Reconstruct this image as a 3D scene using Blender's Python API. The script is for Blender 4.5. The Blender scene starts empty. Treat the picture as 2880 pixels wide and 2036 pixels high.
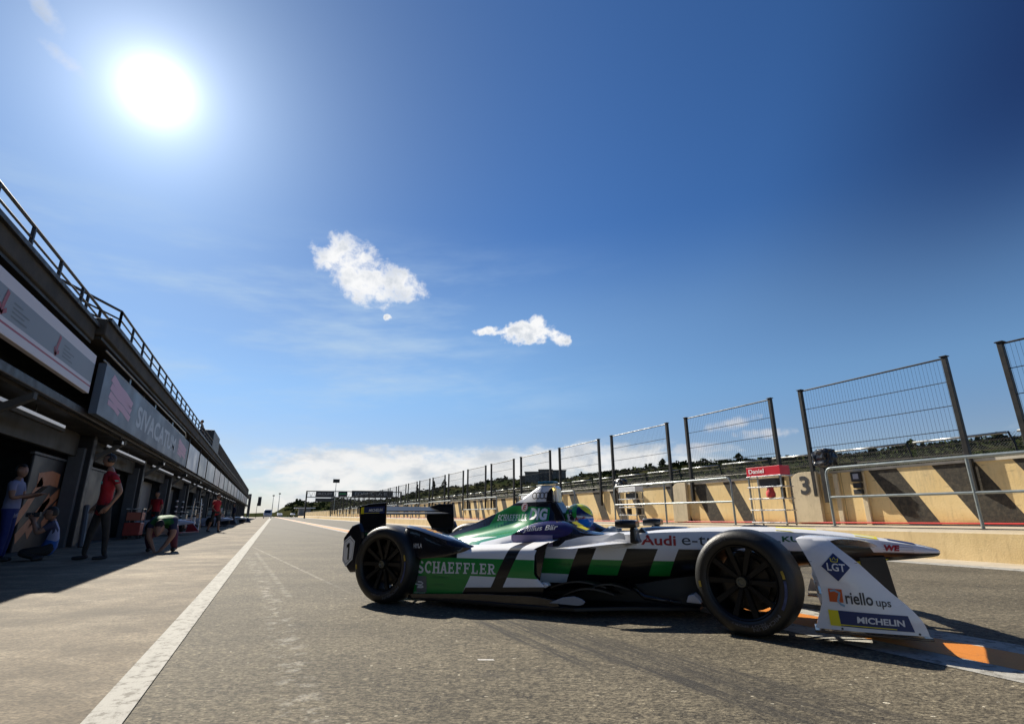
import bpy, bmesh, math, random
from mathutils import Vector, Matrix, Quaternion
from mathutils.bvhtree import BVHTree
R=math.radians
random.seed(7)
SC=bpy.context.scene; COL=SC.collection
# ------------------------------------------------------------ camera
cam=bpy.data.cameras.new('camera'); camo=bpy.data.objects.new('camera',cam); COL.objects.link(camo)
cam.sensor_width=36; cam.lens=1461.81/2880*36; cam.clip_start=.05; cam.clip_end=6000
def camera_axes():
    P=Vector((745-1440,-(1448-1018),-1461.81)).normalized()
    Z=Vector((1410-1440,-(-4000-1018),-1461.81)).normalized()
    Z=(Z-P*Z.dot(P)).normalized(); X=P.cross(Z)
    return X,P,Z
X_,Y_,Z_=camera_axes()
Rm=Matrix((X_,Y_,Z_))
camo.matrix_world=Matrix.Translation((0,0,.78))@Rm.to_4x4()
SC.camera=camo
# ------------------------------------------------------------ exposure, world, sun
SC.view_settings.view_transform='Standard'; SC.view_settings.look='None'; SC.view_settings.gamma=1
SC.view_settings.exposure=0.8
SUN_AZ=R(-15.27); SUN_EL=R(36.47)
SD=Vector((math.sin(SUN_AZ)*math.cos(SUN_EL),math.cos(SUN_AZ)*math.cos(SUN_EL),math.sin(SUN_EL)))
W=bpy.data.worlds.new('World'); SC.world=W; W.use_nodes=True
sun=bpy.data.lights.new('sun','SUN'); sun.energy=4.6; sun.angle=R(.5); sun.color=(1,.93,.80)
suno=bpy.data.objects.new('sun',sun); COL.objects.link(suno); suno.location=SD*60
suno.rotation_euler=SD.to_track_quat('Z','Y').to_euler()

class NT:
    """expression helper over a node tree"""
    def __init__(s,nt): s.nt=nt
    def n(s,t,**kw):
        nd=s.nt.nodes.new(t)
        for k,v in kw.items(): setattr(nd,k,v)
        return nd
    def put(s,sock,v):
        if isinstance(v,V): v=v.s
        if isinstance(v,bpy.types.NodeSocket): s.nt.links.new(v,sock)
        elif isinstance(v,(tuple,list)) and len(v)==3 and sock.type=='RGBA': sock.default_value=(*v,1)
        else: sock.default_value=v
    def m(s,op,*a):
        nd=s.n('ShaderNodeMath',operation=op)
        for i,x in enumerate(a): s.put(nd.inputs[i],x)
        return V(s,nd.outputs[0])
    def vm(s,op,*a,out=0):
        nd=s.n('ShaderNodeVectorMath',operation=op)
        for i,x in enumerate(a): s.put(nd.inputs[i],x)
        return V(s,nd.outputs[out])
    def xyz(s,v):
        nd=s.n('ShaderNodeSeparateXYZ'); s.put(nd.inputs[0],v); return [V(s,o) for o in nd.outputs]
    def comb(s,x,y,z):
        nd=s.n('ShaderNodeCombineXYZ')
        for i,q in enumerate((x,y,z)): s.put(nd.inputs[i],q)
        return V(s,nd.outputs[0])
    def obj(s): return V(s,s.n('ShaderNodeTexCoord').outputs['Object'])
    def pos(s): return V(s,s.n('ShaderNodeNewGeometry').outputs['Position'])
    def noise(s,vec,scale=5,detail=4,rough=.55,dist=0):
        nd=s.n('ShaderNodeTexNoise'); s.put(nd.inputs['Vector'],vec); nd.inputs['Scale'].default_value=scale
        nd.inputs['Detail'].default_value=detail; nd.inputs['Roughness'].default_value=rough; nd.inputs['Distortion'].default_value=dist
        return V(s,nd.outputs[0])
    def ss(s,x,a,b):
        nd=s.n('ShaderNodeMapRange',interpolation_type='SMOOTHSTEP'); s.put(nd.inputs[0],x); s.put(nd.inputs[1],a); s.put(nd.inputs[2],b)
        return V(s,nd.outputs[0])
    def lerp(s,x,a,b,c,d):
        nd=s.n('ShaderNodeMapRange'); s.put(nd.inputs[0],x); s.put(nd.inputs[1],a); s.put(nd.inputs[2],b); s.put(nd.inputs[3],c); s.put(nd.inputs[4],d)
        return V(s,nd.outputs[0])
    def gt(s,x,y): return s.m('GREATER_THAN',x,y)
    def band(s,x,a,b): return s.gt(x,a)*s.m('LESS_THAN',x,b)
    def mix(s,f,a,b,blend='MIX'):
        nd=s.n('ShaderNodeMix',data_type='RGBA',blend_type=blend); s.put(nd.inputs[0],f); s.put(nd.inputs[6],a); s.put(nd.inputs[7],b)
        return V(s,nd.outputs[2])
class V:
    def __init__(s,t,sock): s.t=t; s.s=sock
    def __add__(s,o): return s.t.m('ADD',s,o)
    __radd__=__add__
    def __mul__(s,o): return s.t.m('MULTIPLY',s,o)
    __rmul__=__mul__
    def __sub__(s,o): return s.t.m('SUBTRACT',s,o)
    def __rsub__(s,o): return s.t.m('SUBTRACT',o,s)
    def __truediv__(s,o): return s.t.m('DIVIDE',s,o)
    def __pow__(s,o): return s.t.m('POWER',s,o)

def build_world():
    nt=W.node_tree; nt.nodes.clear(); t=NT(nt)
    out=t.n('ShaderNodeOutputWorld'); bg=t.n('ShaderNodeBackground'); nt.links.new(bg.outputs[0],out.inputs[0])
    sky=t.n('ShaderNodeTexSky',sky_type='NISHITA'); sky.sun_disc=False; sky.sun_elevation=SUN_EL; sky.sun_rotation=SUN_AZ
    sky.air_density=1.0; sky.dust_density=.6; sky.ozone_density=3.2; sky.altitude=200
    d=t.vm('NORMALIZE',V(t,t.n('ShaderNodeTexCoord').outputs['Generated']))
    x,y,z=t.xyz(d)
    cs=t.vm('DOT_PRODUCT',d,tuple(SD),out=1)
    hs=t.n('ShaderNodeHueSaturation'); hs.inputs['Saturation'].default_value=1.22; nt.links.new(sky.outputs[0],hs.inputs['Color'])
    # the clear air darkens away from the sun (a polarised, deep autumn sky)
    ang=t.m('ARCCOSINE',t.m('MINIMUM',cs,.999999))
    e_=t.m('ARCSINE',z)
    up=t.ss(e_,.06,.44)
    far=t.ss(ang,.95,1.32)*t.ss(e_,.2,.6)
    tint=t.mix(up,(.70,.76,.90),(.35,.66,1.0))
    tint=t.mix(t.ss(e_,.10,.24)*(1-t.ss(e_,.32,.55)),tint,(.72,.95,1.10))
    tint=t.mix(far,tint,(.13,.22,.42))
    tint=t.mix(1-t.ss(ang,.10,.75),tint,(.33,.53,.77))
    c=t.mix(1,V(t,sky.outputs[0]),tint,'MULTIPLY')
    # bright forward-scatter round the sun
    a1=t.m('EXPONENT',(ang*-1.0)/.016)*40+t.m('EXPONENT',(ang*-1.0)/.055)*9.5+t.m('EXPONENT',(ang*-1.0)/.28)*1.25
    c=t.mix(1,c,t.mix(1,t.comb(a1,a1,a1),(.96,.97,1.0),'MULTIPLY'),'ADD')
    # wisps
    el=e_; az=t.m('ARCTAN2',x,y)
    wz=t.noise(t.comb(az*1.0+el*1.6,el*5.0-az*.6,0),2.2,5,.6)
    wsp=t.ss(wz,.42,.74)*t.ss(el,.0,.15)*(1-t.ss(el,.34,.55))*t.ss(az*-1.0,-.75,-.1)
    c=t.mix(wsp*.75,c,(5.0,6.6,8.4))
    # horizon haze
    hz=t.m('EXPONENT',t.m('MAXIMUM',el,0)/-.10)
    c=t.mix(hz*.35,c,(5.6,6.5,7.2))
    # cloud bank low over the horizon
    p=t.comb(az*1.0,el*2.4,.3)
    n1=t.noise(p,8.5,9,.62,.2); n2=t.noise(p,26,6,.6)
    top=1-t.ss(el,.080,.15)
    cov=top*t.ss(az,-.14,.10)*(1-t.ss(az,.62,.95)*.8)
    bank=t.ss(n1*.7+n2*.3+cov*.34,.60,.82)*t.ss(cov,.0,.3)
    shade=t.ss(t.noise(t.comb(az*1.0,el*2.4-.035,.3),8.5,9,.62,.2)*.8+n2*.2,.42,.66)
    ccol=t.mix(shade,(9.3,9.2,9.0),(5.6,6.2,6.9))
    c=t.mix(bank*.92,c,ccol)
    # individual cumulus puffs
    def puff(c,center,lobes,scale,seed,soft=1.1,white=(9.9,9.9,9.9),grey=(5.4,6.0,6.8)):
        a0,e0=R(center[0]),R(center[1])
        cd=Vector((math.sin(a0)*math.cos(e0),math.cos(a0)*math.cos(e0),math.sin(e0)))
        e1=Vector((math.cos(a0),-math.sin(a0),0)); e2=e1.cross(cd)
        if e2.z<0: e2=-e2
        u=t.vm('DOT_PRODUCT',d,tuple(e1),out=1); v=t.vm('DOT_PRODUCT',d,tuple(e2),out=1)
        front=t.gt(t.vm('DOT_PRODUCT',d,tuple(cd),out=1),.5)
        pp=t.comb(u,v,seed)
        f=None
        for (cx,cy,rx,ry,tl) in lobes:
            ct,st=math.cos(R(tl)),math.sin(R(tl))
            uu=((u-cx)*ct+(v-cy)*st)/rx; vv=((v-cy)*ct-(u-cx)*st)/ry
            q=1-(uu*uu+vv*vv)
            f=q if f is None else t.m('MAXIMUM',f,q)
        nn=t.noise(pp,scale,10,.62,.15); n3=t.noise(pp,scale*.45,5,.5)
        dens=f+(nn-.47)*3.4
        m=t.ss(dens,-.05,soft)*t.ss(f,-1.2,-.5)*front
        g=t.ss(n3*.55+nn*.45,.46,.62)*t.ss(dens,.3,1.2)
        col=t.mix(g*.75,white,grey)
        return t.mix(m*.97,c,col)
    c=puff(c,(8.6,25.0),[(-.055,.022,.055,.042,-10),(0,-.012,.062,.042,-25),(.045,-.012,.055,.03,-25),(-.03,-.02,.05,.035,-30)],34,1.3)
    c=puff(c,(26.5,19.4),[(0,0,.062,.022,0),(-.075,.006,.03,.009,8),(-.05,.004,.03,.008,10),(.055,-.008,.03,.015,-20),(.02,.015,.02,.02,0)],42,4.7,.9)
    c=puff(c,(10.3,20.6),[(0,0,.008,.007,0)],60,9.1,.9)
    c=puff(c,(-24.5,38.3),[(0,0,.03,.012,-40),(.03,-.045,.03,.010,-20)],38,12.1,2.4,(7.5,8,9))
    c=puff(c,(47.5,8.6),[(0,0,.05,.012,10),(.05,-.02,.05,.010,0),(-.06,-.04,.05,.012,0)],40,15.1,1.6,(6.5,6.7,7.2))
    c=puff(c,(30.5,5.9),[(0,0,.07,.022,10),(.09,-.012,.07,.02,0)],40,18.1,1.2,(8.5,8.6,8.7))
    below=1-t.ss(z,-.03,0)
    c=t.mix(below,c,(1.2,1.1,.9))
    t.put(bg.inputs[0],c); bg.inputs[1].default_value=.057
build_world()

# ------------------------------------------------------------ helpers
class MB:
    def __init__(s): s.v=[]; s.f=[]; s.mi=[]
    def add(s,vs,fs,m=0,M=None):
        o=len(s.v)
        for v in vs:
            v=Vector(v); s.v.append(M@v if M else v)
        for f in fs: s.f.append(tuple(i+o for i in f)); s.mi.append(m)
    def box(s,a,b,m=0,M=None):
        x0,x1=sorted((a[0],b[0]));y0,y1=sorted((a[1],b[1]));z0,z1=sorted((a[2],b[2]))
        s.add([(x0,y0,z0),(x1,y0,z0),(x1,y1,z0),(x0,y1,z0),(x0,y0,z1),(x1,y0,z1),(x1,y1,z1),(x0,y1,z1)],
              [(3,2,1,0),(4,5,6,7),(0,1,5,4),(1,2,6,5),(2,3,7,6),(3,0,4,7)],m,M)
    def tube(s,pts,r,m=0,n=8,caps=True):
        pts=[Vector(p) for p in pts]; rs=r if isinstance(r,(list,tuple)) else [r]*len(pts)
        vs=[];fs=[];up=None
        for i,p in enumerate(pts):
            d=(pts[min(i+1,len(pts)-1)]-pts[max(i-1,0)]).normalized()
            if up is None: up=Vector((0,0,1)) if abs(d.z)<.9 else Vector((1,0,0))
            a=d.cross(up).normalized(); b=a.cross(d).normalized(); up=b
            for k in range(n):
                t=2*math.pi*k/n; vs.append(p+(a*math.cos(t)+b*math.sin(t))*rs[i])
        for i in range(len(pts)-1):
            for k in range(n):
                fs.append((i*n+k,i*n+(k+1)%n,(i+1)*n+(k+1)%n,(i+1)*n+k))
        if caps: fs.append(tuple(range(n))[::-1]); fs.append(tuple((len(pts)-1)*n+k for k in range(n)))
        s.add(vs,fs,m)
    def lathe(s,prof,n=48,m=0,M=None,mf=None):
        # profile (radius, axial) turned about local Y
        vs=[];fs=[];L=len(prof)
        for k in range(n):
            t=2*math.pi*k/n
            for (r,y) in prof: vs.append((r*math.cos(t),y,r*math.sin(t)))
        o=len(s.v); s.add(vs,[],m,M)
        for k in range(n):
            for i in range(L-1):
                a=k*L+i;b=((k+1)%n)*L+i
                s.f.append((o+a,o+b,o+b+1,o+a+1)); s.mi.append(mf(i) if mf else m)
    def prism(s,poly,a,b,axis='y',m=0,M=None):
        n=len(poly)
        def mk(p,h):
            return {'y':(p[0],h,p[1]),'x':(h,p[0],p[1]),'z':(p[0],p[1],h)}[axis]
        vs=[mk(p,a) for p in poly]+[mk(p,b) for p in poly]
        fs=[tuple(range(n))[::-1],tuple(range(n,2*n))]+[(i,(i+1)%n,n+(i+1)%n,n+i) for i in range(n)]
        s.add(vs,fs,m,M)
    def loft(s,secs,closed=True,m=0,caps=(True,True)):
        n=len(secs[0]); vs=[p for sec in secs for p in sec]; fs=[]
        for i in range(len(secs)-1):
            for k in range(n if closed else n-1):
                fs.append((i*n+k,(i+1)*n+k,(i+1)*n+(k+1)%n,i*n+(k+1)%n))
        if caps[0]: fs.append(tuple(range(n)))
        if caps[1]: fs.append(tuple((len(secs)-1)*n+k for k in range(n))[::-1])
        s.add(vs,fs,m)
    def obj(s,name,mats,parent=None,smooth=False,bevel=0,fix=True,auto=None):
        me=bpy.data.meshes.new(name); me.from_pydata([tuple(v) for v in s.v],[],s.f)
        if not isinstance(mats,(list,tuple)): mats=[mats]
        for m in mats: me.materials.append(m)
        for p,i in zip(me.polygons,s.mi): p.material_index=i
        if fix:
            bm=bmesh.new(); bm.from_mesh(me); bmesh.ops.recalc_face_normals(bm,faces=bm.faces); bm.to_mesh(me); bm.free()
        if smooth: me.polygons.foreach_set('use_smooth',[True]*len(me.polygons))
        o=bpy.data.objects.new(name,me); COL.objects.link(o)
        if parent: o.parent=parent
        if bevel:
            md=o.modifiers.new('bevel','BEVEL'); md.width=bevel; md.segments=2; md.limit_method='ANGLE'; md.angle_limit=R(35)
        if auto:
            bm=bmesh.new(); bm.from_mesh(me)
            for e in bm.edges:
                if len(e.link_faces)==2 and e.calc_face_angle(0)>R(auto): e.smooth=False
            bm.to_mesh(me); bm.free()
        return o
def thing(name,label,cat,loc=(0,0,0),rz=0,group=None):
    o=bpy.data.objects.new(name,None); COL.objects.link(o); o.location=loc; o.rotation_euler=(0,0,rz); o.empty_display_size=.1
    return tag(o,label,cat,group)
def tag(o,label,cat,group=None):
    o['label']=label; o['category']=cat
    if group: o['group']=group
    return o
def struct(o): o['kind']='structure'; return o
def copy_tree(o,loc=None,parent=None,label=None):
    c=o.copy(); COL.objects.link(c); c.parent=parent
    if loc is not None: c.location=loc
    if label: c['label']=label
    for ch in o.children: copy_tree(ch,None,c)
    return c
def catmull(P,n):
    out=[]
    for i in range(len(P)-1):
        p0=P[max(i-1,0)];p1=P[i];p2=P[i+1];p3=P[min(i+2,len(P)-1)]
        for k in range(n):
            t=k/n
            out.append(tuple(.5*((2*b)+(-a+c)*t+(2*a-5*b+4*c-d)*t*t+(-a+3*b-3*c+d)*t**3) for a,b,c,d in zip(p0,p1,p2,p3)))
    out.append(tuple(P[-1])); return out

def mat(name,col,rough=.5,metal=0,coat=0,bump=0,bscale=60,var=.0,vscale=4,spec=.5,fn=None,emit=None,space='obj'):
    m=bpy.data.materials.new(name); m.use_nodes=True; nt=m.node_tree; t=NT(nt)
    b=nt.nodes['Principled BSDF']; b.inputs['Roughness'].default_value=rough; b.inputs['Metallic'].default_value=metal
    b.inputs['Coat Weight'].default_value=coat; b.inputs['Coat Roughness'].default_value=.04; b.inputs['Specular IOR Level'].default_value=spec
    P=t.obj() if space=='obj' else t.pos()
    c=fn(t,P) if fn else None
    if c is None: c=col
    if var:
        nn=t.noise(P,vscale,5,.6); f=t.lerp(nn,.3,.7,1-var,1+var)
        c=t.mix(1,c,t.comb(f,f,f),'MULTIPLY')
        rr=t.lerp(t.noise(P,vscale*1.7,3),.3,.7,max(rough-.08,.02),min(rough+.1,1)); t.put(b.inputs['Roughness'],rr)
    t.put(b.inputs['Base Color'],c)
    if bump:
        bp=t.n('ShaderNodeBump'); bp.inputs['Strength'].default_value=bump; bp.inputs['Distance'].default_value=.01
        t.put(bp.inputs['Height'],t.noise(P,bscale,5,.6)); nt.links.new(bp.outputs[0],b.inputs['Normal'])
    if emit: b.inputs['Emission Color'].default_value=(*emit[0],1); b.inputs['Emission Strength'].default_value=emit[1]
    return m
ORD=['first','second','third','fourth','fifth','sixth','seventh','eighth','ninth','tenth','eleventh','twelfth','thirteenth','fourteenth','fifteenth','sixteenth','seventeenth','eighteenth','nineteenth','twentieth','twenty-first','twenty-second','twenty-third','twenty-fourth','twenty-fifth','twenty-sixth','twenty-seventh','twenty-eighth','twenty-ninth','thirtieth']
# lettering: outlines as a flat mesh in a unit box
def font_mesh(text,bold=0.0,shear=0.0,res=3,spacing=1.0):
    cu=bpy.data.curves.new('txt','FONT'); cu.body=text; cu.offset=bold; cu.shear=shear; cu.resolution_u=res; cu.space_character=spacing
    o=bpy.data.objects.new('txt',cu); COL.objects.link(o); dg=bpy.context.evaluated_depsgraph_get(); dg.update()
    me=bpy.data.meshes.new_from_object(o.evaluated_get(dg)); vs=[v.co.copy() for v in me.vertices]; fs=[tuple(p.vertices) for p in me.polygons]
    bpy.data.objects.remove(o); bpy.data.curves.remove(cu); bpy.data.meshes.remove(me)
    return norm(vs,fs)
def norm(vs,fs):
    x0=min(v[0] for v in vs);x1=max(v[0] for v in vs);y0=min(v[1] for v in vs);y1=max(v[1] for v in vs)
    return [((v[0]-x0)/(x1-x0),(v[1]-y0)/(y1-y0)) for v in vs],fs
def strokes(paths,w):
    vs=[];fs=[]
    for k,pa in enumerate(paths):
        ww=w
        if isinstance(pa[0],(int,float)): ww=pa[0]; pa=pa[1]
        n=len(pa)
        for i,p in enumerate(pa):
            a=pa[max(i-1,0)];b=pa[min(i+1,n-1)]; dx,dy=b[0]-a[0],b[1]-a[1]; L=math.hypot(dx,dy) or 1
            nx,ny=-dy/L*ww/2,dx/L*ww/2; vs+= [(p[0]+nx,p[1]+ny),(p[0]-nx,p[1]-ny)]
        o=len(vs)-2*n
        fs+=[(o+2*i,o+2*i+1,o+2*i+3,o+2*i+2) for i in range(n-1)]
    return vs,fs
def arc(cx,cy,rx,ry,a0,a1,n=10): return [(cx+rx*math.cos(R(a0+(a1-a0)*i/n)),cy+ry*math.sin(R(a0+(a1-a0)*i/n))) for i in range(n+1)]
def slab_word(word):
    # heavy slab-serif capitals, cell .86 wide, 1 high
    w=.2;h=.1
    def sf(x,y,l=.2): return (h*1.2,[(x-l,y),(x+l,y)])
    G={'S':[arc(.40,.73,.27,.20,20,270,12)[0:]+arc(.40,.27,.28,.20,90,-160,12)],
       'C':[arc(.46,.5,.34,.42,48,312,18),(.1,[(.72,.62),(.72,.92)])],
       'H':[[(.2,0),(.2,1)],[(.72,0),(.72,1)],(.15,[(.2,.5),(.72,.5)]),sf(.2,.05),sf(.2,.95),sf(.72,.05),sf(.72,.95)],
       'A':[(.19,[(.18,.02),(.44,.98)]),(.19,[(.72,.02),(.46,.98)]),(.13,[(.24,.33),(.66,.33)]),sf(.16,.05,.17),sf(.74,.05,.17)],
       'E':[[(.22,0),(.22,1)],(.15,[(.2,.5),(.58,.5)]),(.14,[(.02,.07),(.74,.07)]),(.14,[(.02,.93),(.72,.93)]),(.1,[(.71,.02),(.71,.3)]),(.1,[(.69,.7),(.69,.98)]),(.09,[(.56,.36),(.56,.64)])],
       'F':[[(.22,0),(.22,1)],(.15,[(.2,.5),(.58,.5)]),(.14,[(.02,.93),(.72,.93)]),(.1,[(.69,.7),(.69,.98)]),(.09,[(.56,.36),(.56,.64)]),sf(.22,.06,.22)],
       'L':[[(.22,0),(.22,1)],(.14,[(.02,.07),(.72,.07)]),(.1,[(.69,.02),(.69,.34)]),sf(.22,.94,.2)],
       'R':[[(.2,0),(.2,1)],(.16,[(.18,.92)]+arc(.45,.71,.22,.21,90,-90,8)+[(.18,.5)]),(.18,[(.42,.5),(.66,.04)]),sf(.2,.05),sf(.14,.95,.12),sf(.74,.05,.13)]}
    vs=[];fs=[]
    for i,ch in enumerate(word):
        v,f=strokes(G[ch],w); o=len(vs); vs+=[(a+i*.90,b) for a,b in v]; fs+=[tuple(j+o for j in q) for q in f]
    return norm(vs,fs)
def decal(name,shapes,m,parent,bvh=None,direction=(0,1,0),off=.003,y=0,thick=0):
    """shapes: list of ((vs,fs), quad) ; quad = 4 corners bl,br,tr,tl each (x,z) or (x,y,z); cast along direction on bvh"""
    vs=[];fs=[];mi=[];D=Vector(direction).normalized()
    for sh in shapes:
        (pv,pf),q=sh[0],sh[1]; k=sh[2] if len(sh)>2 else 0
        q=[Vector(c) if len(c)==3 else Vector((c[0],y,c[1])) for c in q]; o=len(vs)
        for (u,v) in pv:
            p=(q[0]*(1-u)+q[1]*u)*(1-v)+(q[3]*(1-u)+q[2]*u)*v
            if bvh:
                h=bvh.ray_cast(p-D*2,D)
                if h[0] is not None: p=h[0]-D*(off+.0012*k)
            else: p=p-D*(off+.0012*k)
            vs.append(p)
        fs+=[tuple(i+o for i in f) for f in pf]; mi+=[k]*len(pf)
    me=bpy.data.meshes.new(name); me.from_pydata([tuple(v) for v in vs],[],fs)
    for mm in (m if isinstance(m,(list,tuple)) else [m]): me.materials.append(mm)
    for p,i in zip(me.polygons,mi): p.material_index=i
    o=bpy.data.objects.new(name,me); COL.objects.link(o); o.parent=parent; return o
def grid(nx=8,ny=8): return [(i/nx,j/ny) for j in range(ny+1) for i in range(nx+1)],[(j*(nx+1)+i,j*(nx+1)+i+1,(j+1)*(nx+1)+i+1,(j+1)*(nx+1)+i) for j in range(ny) for i in range(nx)]
def ring_shape(r0,r1,n=28): return [((.5+r*math.cos(2*math.pi*i/n)*.5),(.5+r*math.sin(2*math.pi*i/n)*.5)) for i in range(n) for r in (r0,r1)],[(2*i,2*i+1,(2*i+3)%(2*n),(2*i+2)%(2*n)) for i in range(n)]
def bvh_of(*objs):
    vs=[];fs=[]
    for o in objs:
        k=len(vs); vs+=[v.co.copy() for v in o.data.vertices]; fs+=[tuple(i+k for i in p.vertices) for p in o.data.polygons]
    return BVHTree.FromPolygons(vs,fs)
# ============================================================ SETTING
def zo(y): return .0065*(20-y) if y<20 else 0
def asphalt_fn(t,P):
    x,y,z=t.xyz(P)
    # aggregate, slightly drawn out along the way the cars swing across the lane
    q=t.comb((x*.91-y*.41)*.62,x*.41+y*.91,0)
    n=t.noise(q,46,4,.72); n4=t.noise(q,115,3,.6); n2=t.noise(P,.7,6,.65); n3=t.noise(q,13,6,.72)
    c=t.mix(t.ss(n*.55+n4*.45,.34,.64),(.022,.020,.016),(.185,.166,.127))
    c=t.mix(t.ss(n2,.35,.65)*.30,c,(.115,.100,.072))
    c=t.mix(t.ss(n3,.52,.68)*.45,c,(.165,.147,.112))
    c=t.mix(t.ss(n3,.34,.46)*-.55+.55,c,(.055,.048,.038))
    c=t.mix(t.gt(t.noise(q,40,1,.4),.755)*.85,c,(.50,.48,.42))
    for sc_,lo,hi in ((1.1,.78,1.18),(19,.74,1.25),(60,.48,1.50)):
        f=t.lerp(t.noise(q,sc_,3,.6),.36,.64,lo,hi); c=t.mix(1,c,t.comb(f,f,f),'MULTIPLY')
    c=t.mix(1,c,(1.05,.99,.88),'MULTIPLY')
    # the far part of the lane blends to an even pale tone
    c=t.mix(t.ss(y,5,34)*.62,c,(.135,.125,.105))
    # rubber marks
    br=t.noise(t.comb(x*34,y*1.6,0),1.0,5,.7)
    for (x0,y0,k,w,ya,yb,a) in [(1.60,3.5,-.055,.075,2.4,4.4,.95),(1.84,2.95,-.118,.10,1.2,4.4,.9),(1.97,3.0,-.14,.09,1.2,4.4,.75),(2.09,2.95,-.18,.11,1.2,4.4,.7),(1.62,1.96,-.4,.05,1.5,2.2,.6),(2.1,3.2,.83,.05,2.95,3.5,.5),(5.0,8,-.35,.12,4,30,.35),(5.6,8,-.35,.12,4,30,.35),(2.6,20,-.1,.2,6,80,.3),(7.2,14,.05,.25,5,120,.3),(6.0,14,.05,.25,5,120,.3)]:
        e=t.m('ABSOLUTE',x-x0-(y-y0)*k)
        c=t.mix((1-t.ss(e,w*.35,w))*t.ss(br,.34,.60)*a*t.ss(y,ya,ya+.5)*(1-t.ss(y,yb-.5,yb)),c,(.026,.024,.022))
    # patched strip and longitudinal seams
    for x0 in (4.62,7.05): c=t.mix((1-t.ss(t.m('ABSOLUTE',x-x0-(t.noise(P,1.5,4)-.5)*.05),.006,.016))*.7,c,(.02,.018,.016))
    cr=t.m('ABSOLUTE',t.noise(P,.55,7,.62)-.5); c=t.mix((1-t.ss(cr,.0006,.0022))*.75,c,(.018,.016,.014))
    oil=t.noise(P,1.15,3,.5); c=t.mix(t.ss(oil,.64,.72)*.55,c,(.04,.035,.03))
    # pale dusty scuffs
    ch=t.noise(P,7,7,.75)
    e=t.m('ABSOLUTE',x-.72+(y-7.55)*.114); c=t.mix((1-t.ss(e,.012,.03))*t.ss(ch,.42,.56)*.5*t.ss(y,5.6,8)*(1-t.ss(y,14,17)),c,(.40,.37,.31))
    e=t.m('ABSOLUTE',x-(.225-(y-2.8)*(y-2.8)*.0085+(y-2.8)*(y-2.8)*(y-2.8)*.00035)); c=t.mix((1-t.ss(e,.02,.13))*t.ss(ch,.50,.60)*.55*(1-t.ss(y,9,14)),c,(.40,.375,.32))
    e=t.m('ABSOLUTE',x-.13+(y-9.26)*.055); c=t.mix((1-t.ss(e,.01,.05))*t.ss(ch,.46,.56)*.4*t.band(y,6,13),c,(.38,.36,.30))
    e=t.m('ABSOLUTE',y-3.02-(x-1.2)*-.5); c=t.mix((1-t.ss(e,.010,.016))*t.band(x,1.17,1.25)*.9,c,(.6,.58,.54))
    return c
def concrete_fn(t,P):
    x,y,z=t.xyz(P)
    q=t.comb((x*.91-y*.41)*.72,x*.41+y*.91,0)
    n2=t.noise(P,.55,7,.7); n3=t.noise(q,9,6,.75); st=t.noise(q,1.9,7,.75); n4=t.noise(q,70,4,.7); n5=t.noise(q,3.6,8,.8)
    c=t.mix(t.ss(n2,.36,.64),(.098,.077,.052),(.190,.155,.110))
    c=t.mix(t.ss(st,.50,.64)*.6,c,(.25,.21,.155))
    c=t.mix((1-t.ss(st,.36,.46))*.5,c,(.085,.068,.050))
    c=t.mix(t.ss(n5,.54,.66)*.45,c,(.070,.057,.044))
    c=t.mix(t.ss(n3,.53,.68)*.45,c,(.085,.070,.052))
    c=t.mix(t.ss(n4,.44,.60)*.40,c,(.072,.060,.047))
    sc=t.noise(t.comb(x*.8+y*.2,y*4.0-x*1.5,2),1.7,7,.8)
    c=t.mix(t.ss(sc,.62,.68)*.5,c,(.36,.32,.26))
    for sc_,lo,hi in ((.35,.80,1.2),(1.6,.80,1.22),(17,.85,1.15),(62,.62,1.36)):
        f=t.lerp(t.noise(q,sc_,3,.6),.36,.64,lo,hi); c=t.mix(1,c,t.comb(f,f,f),'MULTIPLY')
    c=t.mix(1,c,(1.16,1.14,1.09),'MULTIPLY')
    j=t.m('FRACT',y*.2+x*.01); c=t.mix((1-t.ss(t.m('ABSOLUTE',j-.5),.0,.0030))*.6,c,(.04,.035,.03))
    return c
def paint_fn(col,wear=.25,dirt=(.16,.145,.12)):
    def f(t,P):
        x,y,z=t.xyz(P)
        n=t.noise(P,14,8,.75); n2=t.noise(t.comb(x*1.0,y*.25,0),9,6,.7); n3=t.noise(P,160,2,.6)
        c=t.mix(t.ss(n,.60-wear*.2,.72-wear*.2)*.75,col,dirt)
        c=t.mix(t.ss(n2,.52,.72)*.45,c,tuple(v*.45 for v in col))
        c=t.mix(t.ss(n3,.5,.7)*.25,c,dirt)
        return c
    return f
M={}
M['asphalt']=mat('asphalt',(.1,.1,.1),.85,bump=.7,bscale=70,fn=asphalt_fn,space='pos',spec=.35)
M['concrete_apron']=mat('apron_concrete',(.2,.2,.2),.85,bump=.35,bscale=80,fn=concrete_fn,space='pos',spec=.3)
M['white_paint']=mat('white_paint',(.7,.7,.68),.85,bump=.3,bscale=120,fn=paint_fn((.40,.385,.345),.55,(.11,.097,.075)),space='pos')
M['orange_paint']=mat('orange_paint',(.8,.3,.03),.6,bump=.3,bscale=120,fn=paint_fn((.60,.20,.02),.1,(.30,.11,.03)),space='pos')
M['terrain']=mat('terrain',(.1,.09,.05),.95,var=.4,vscale=.2,space='pos')
def sheet(name,pts,z,m):
    b=MB(); b.add([(x,y,z+(0)) for x,y in pts],[tuple(range(len(pts)))]); return struct(b.obj(name,m))
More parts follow.
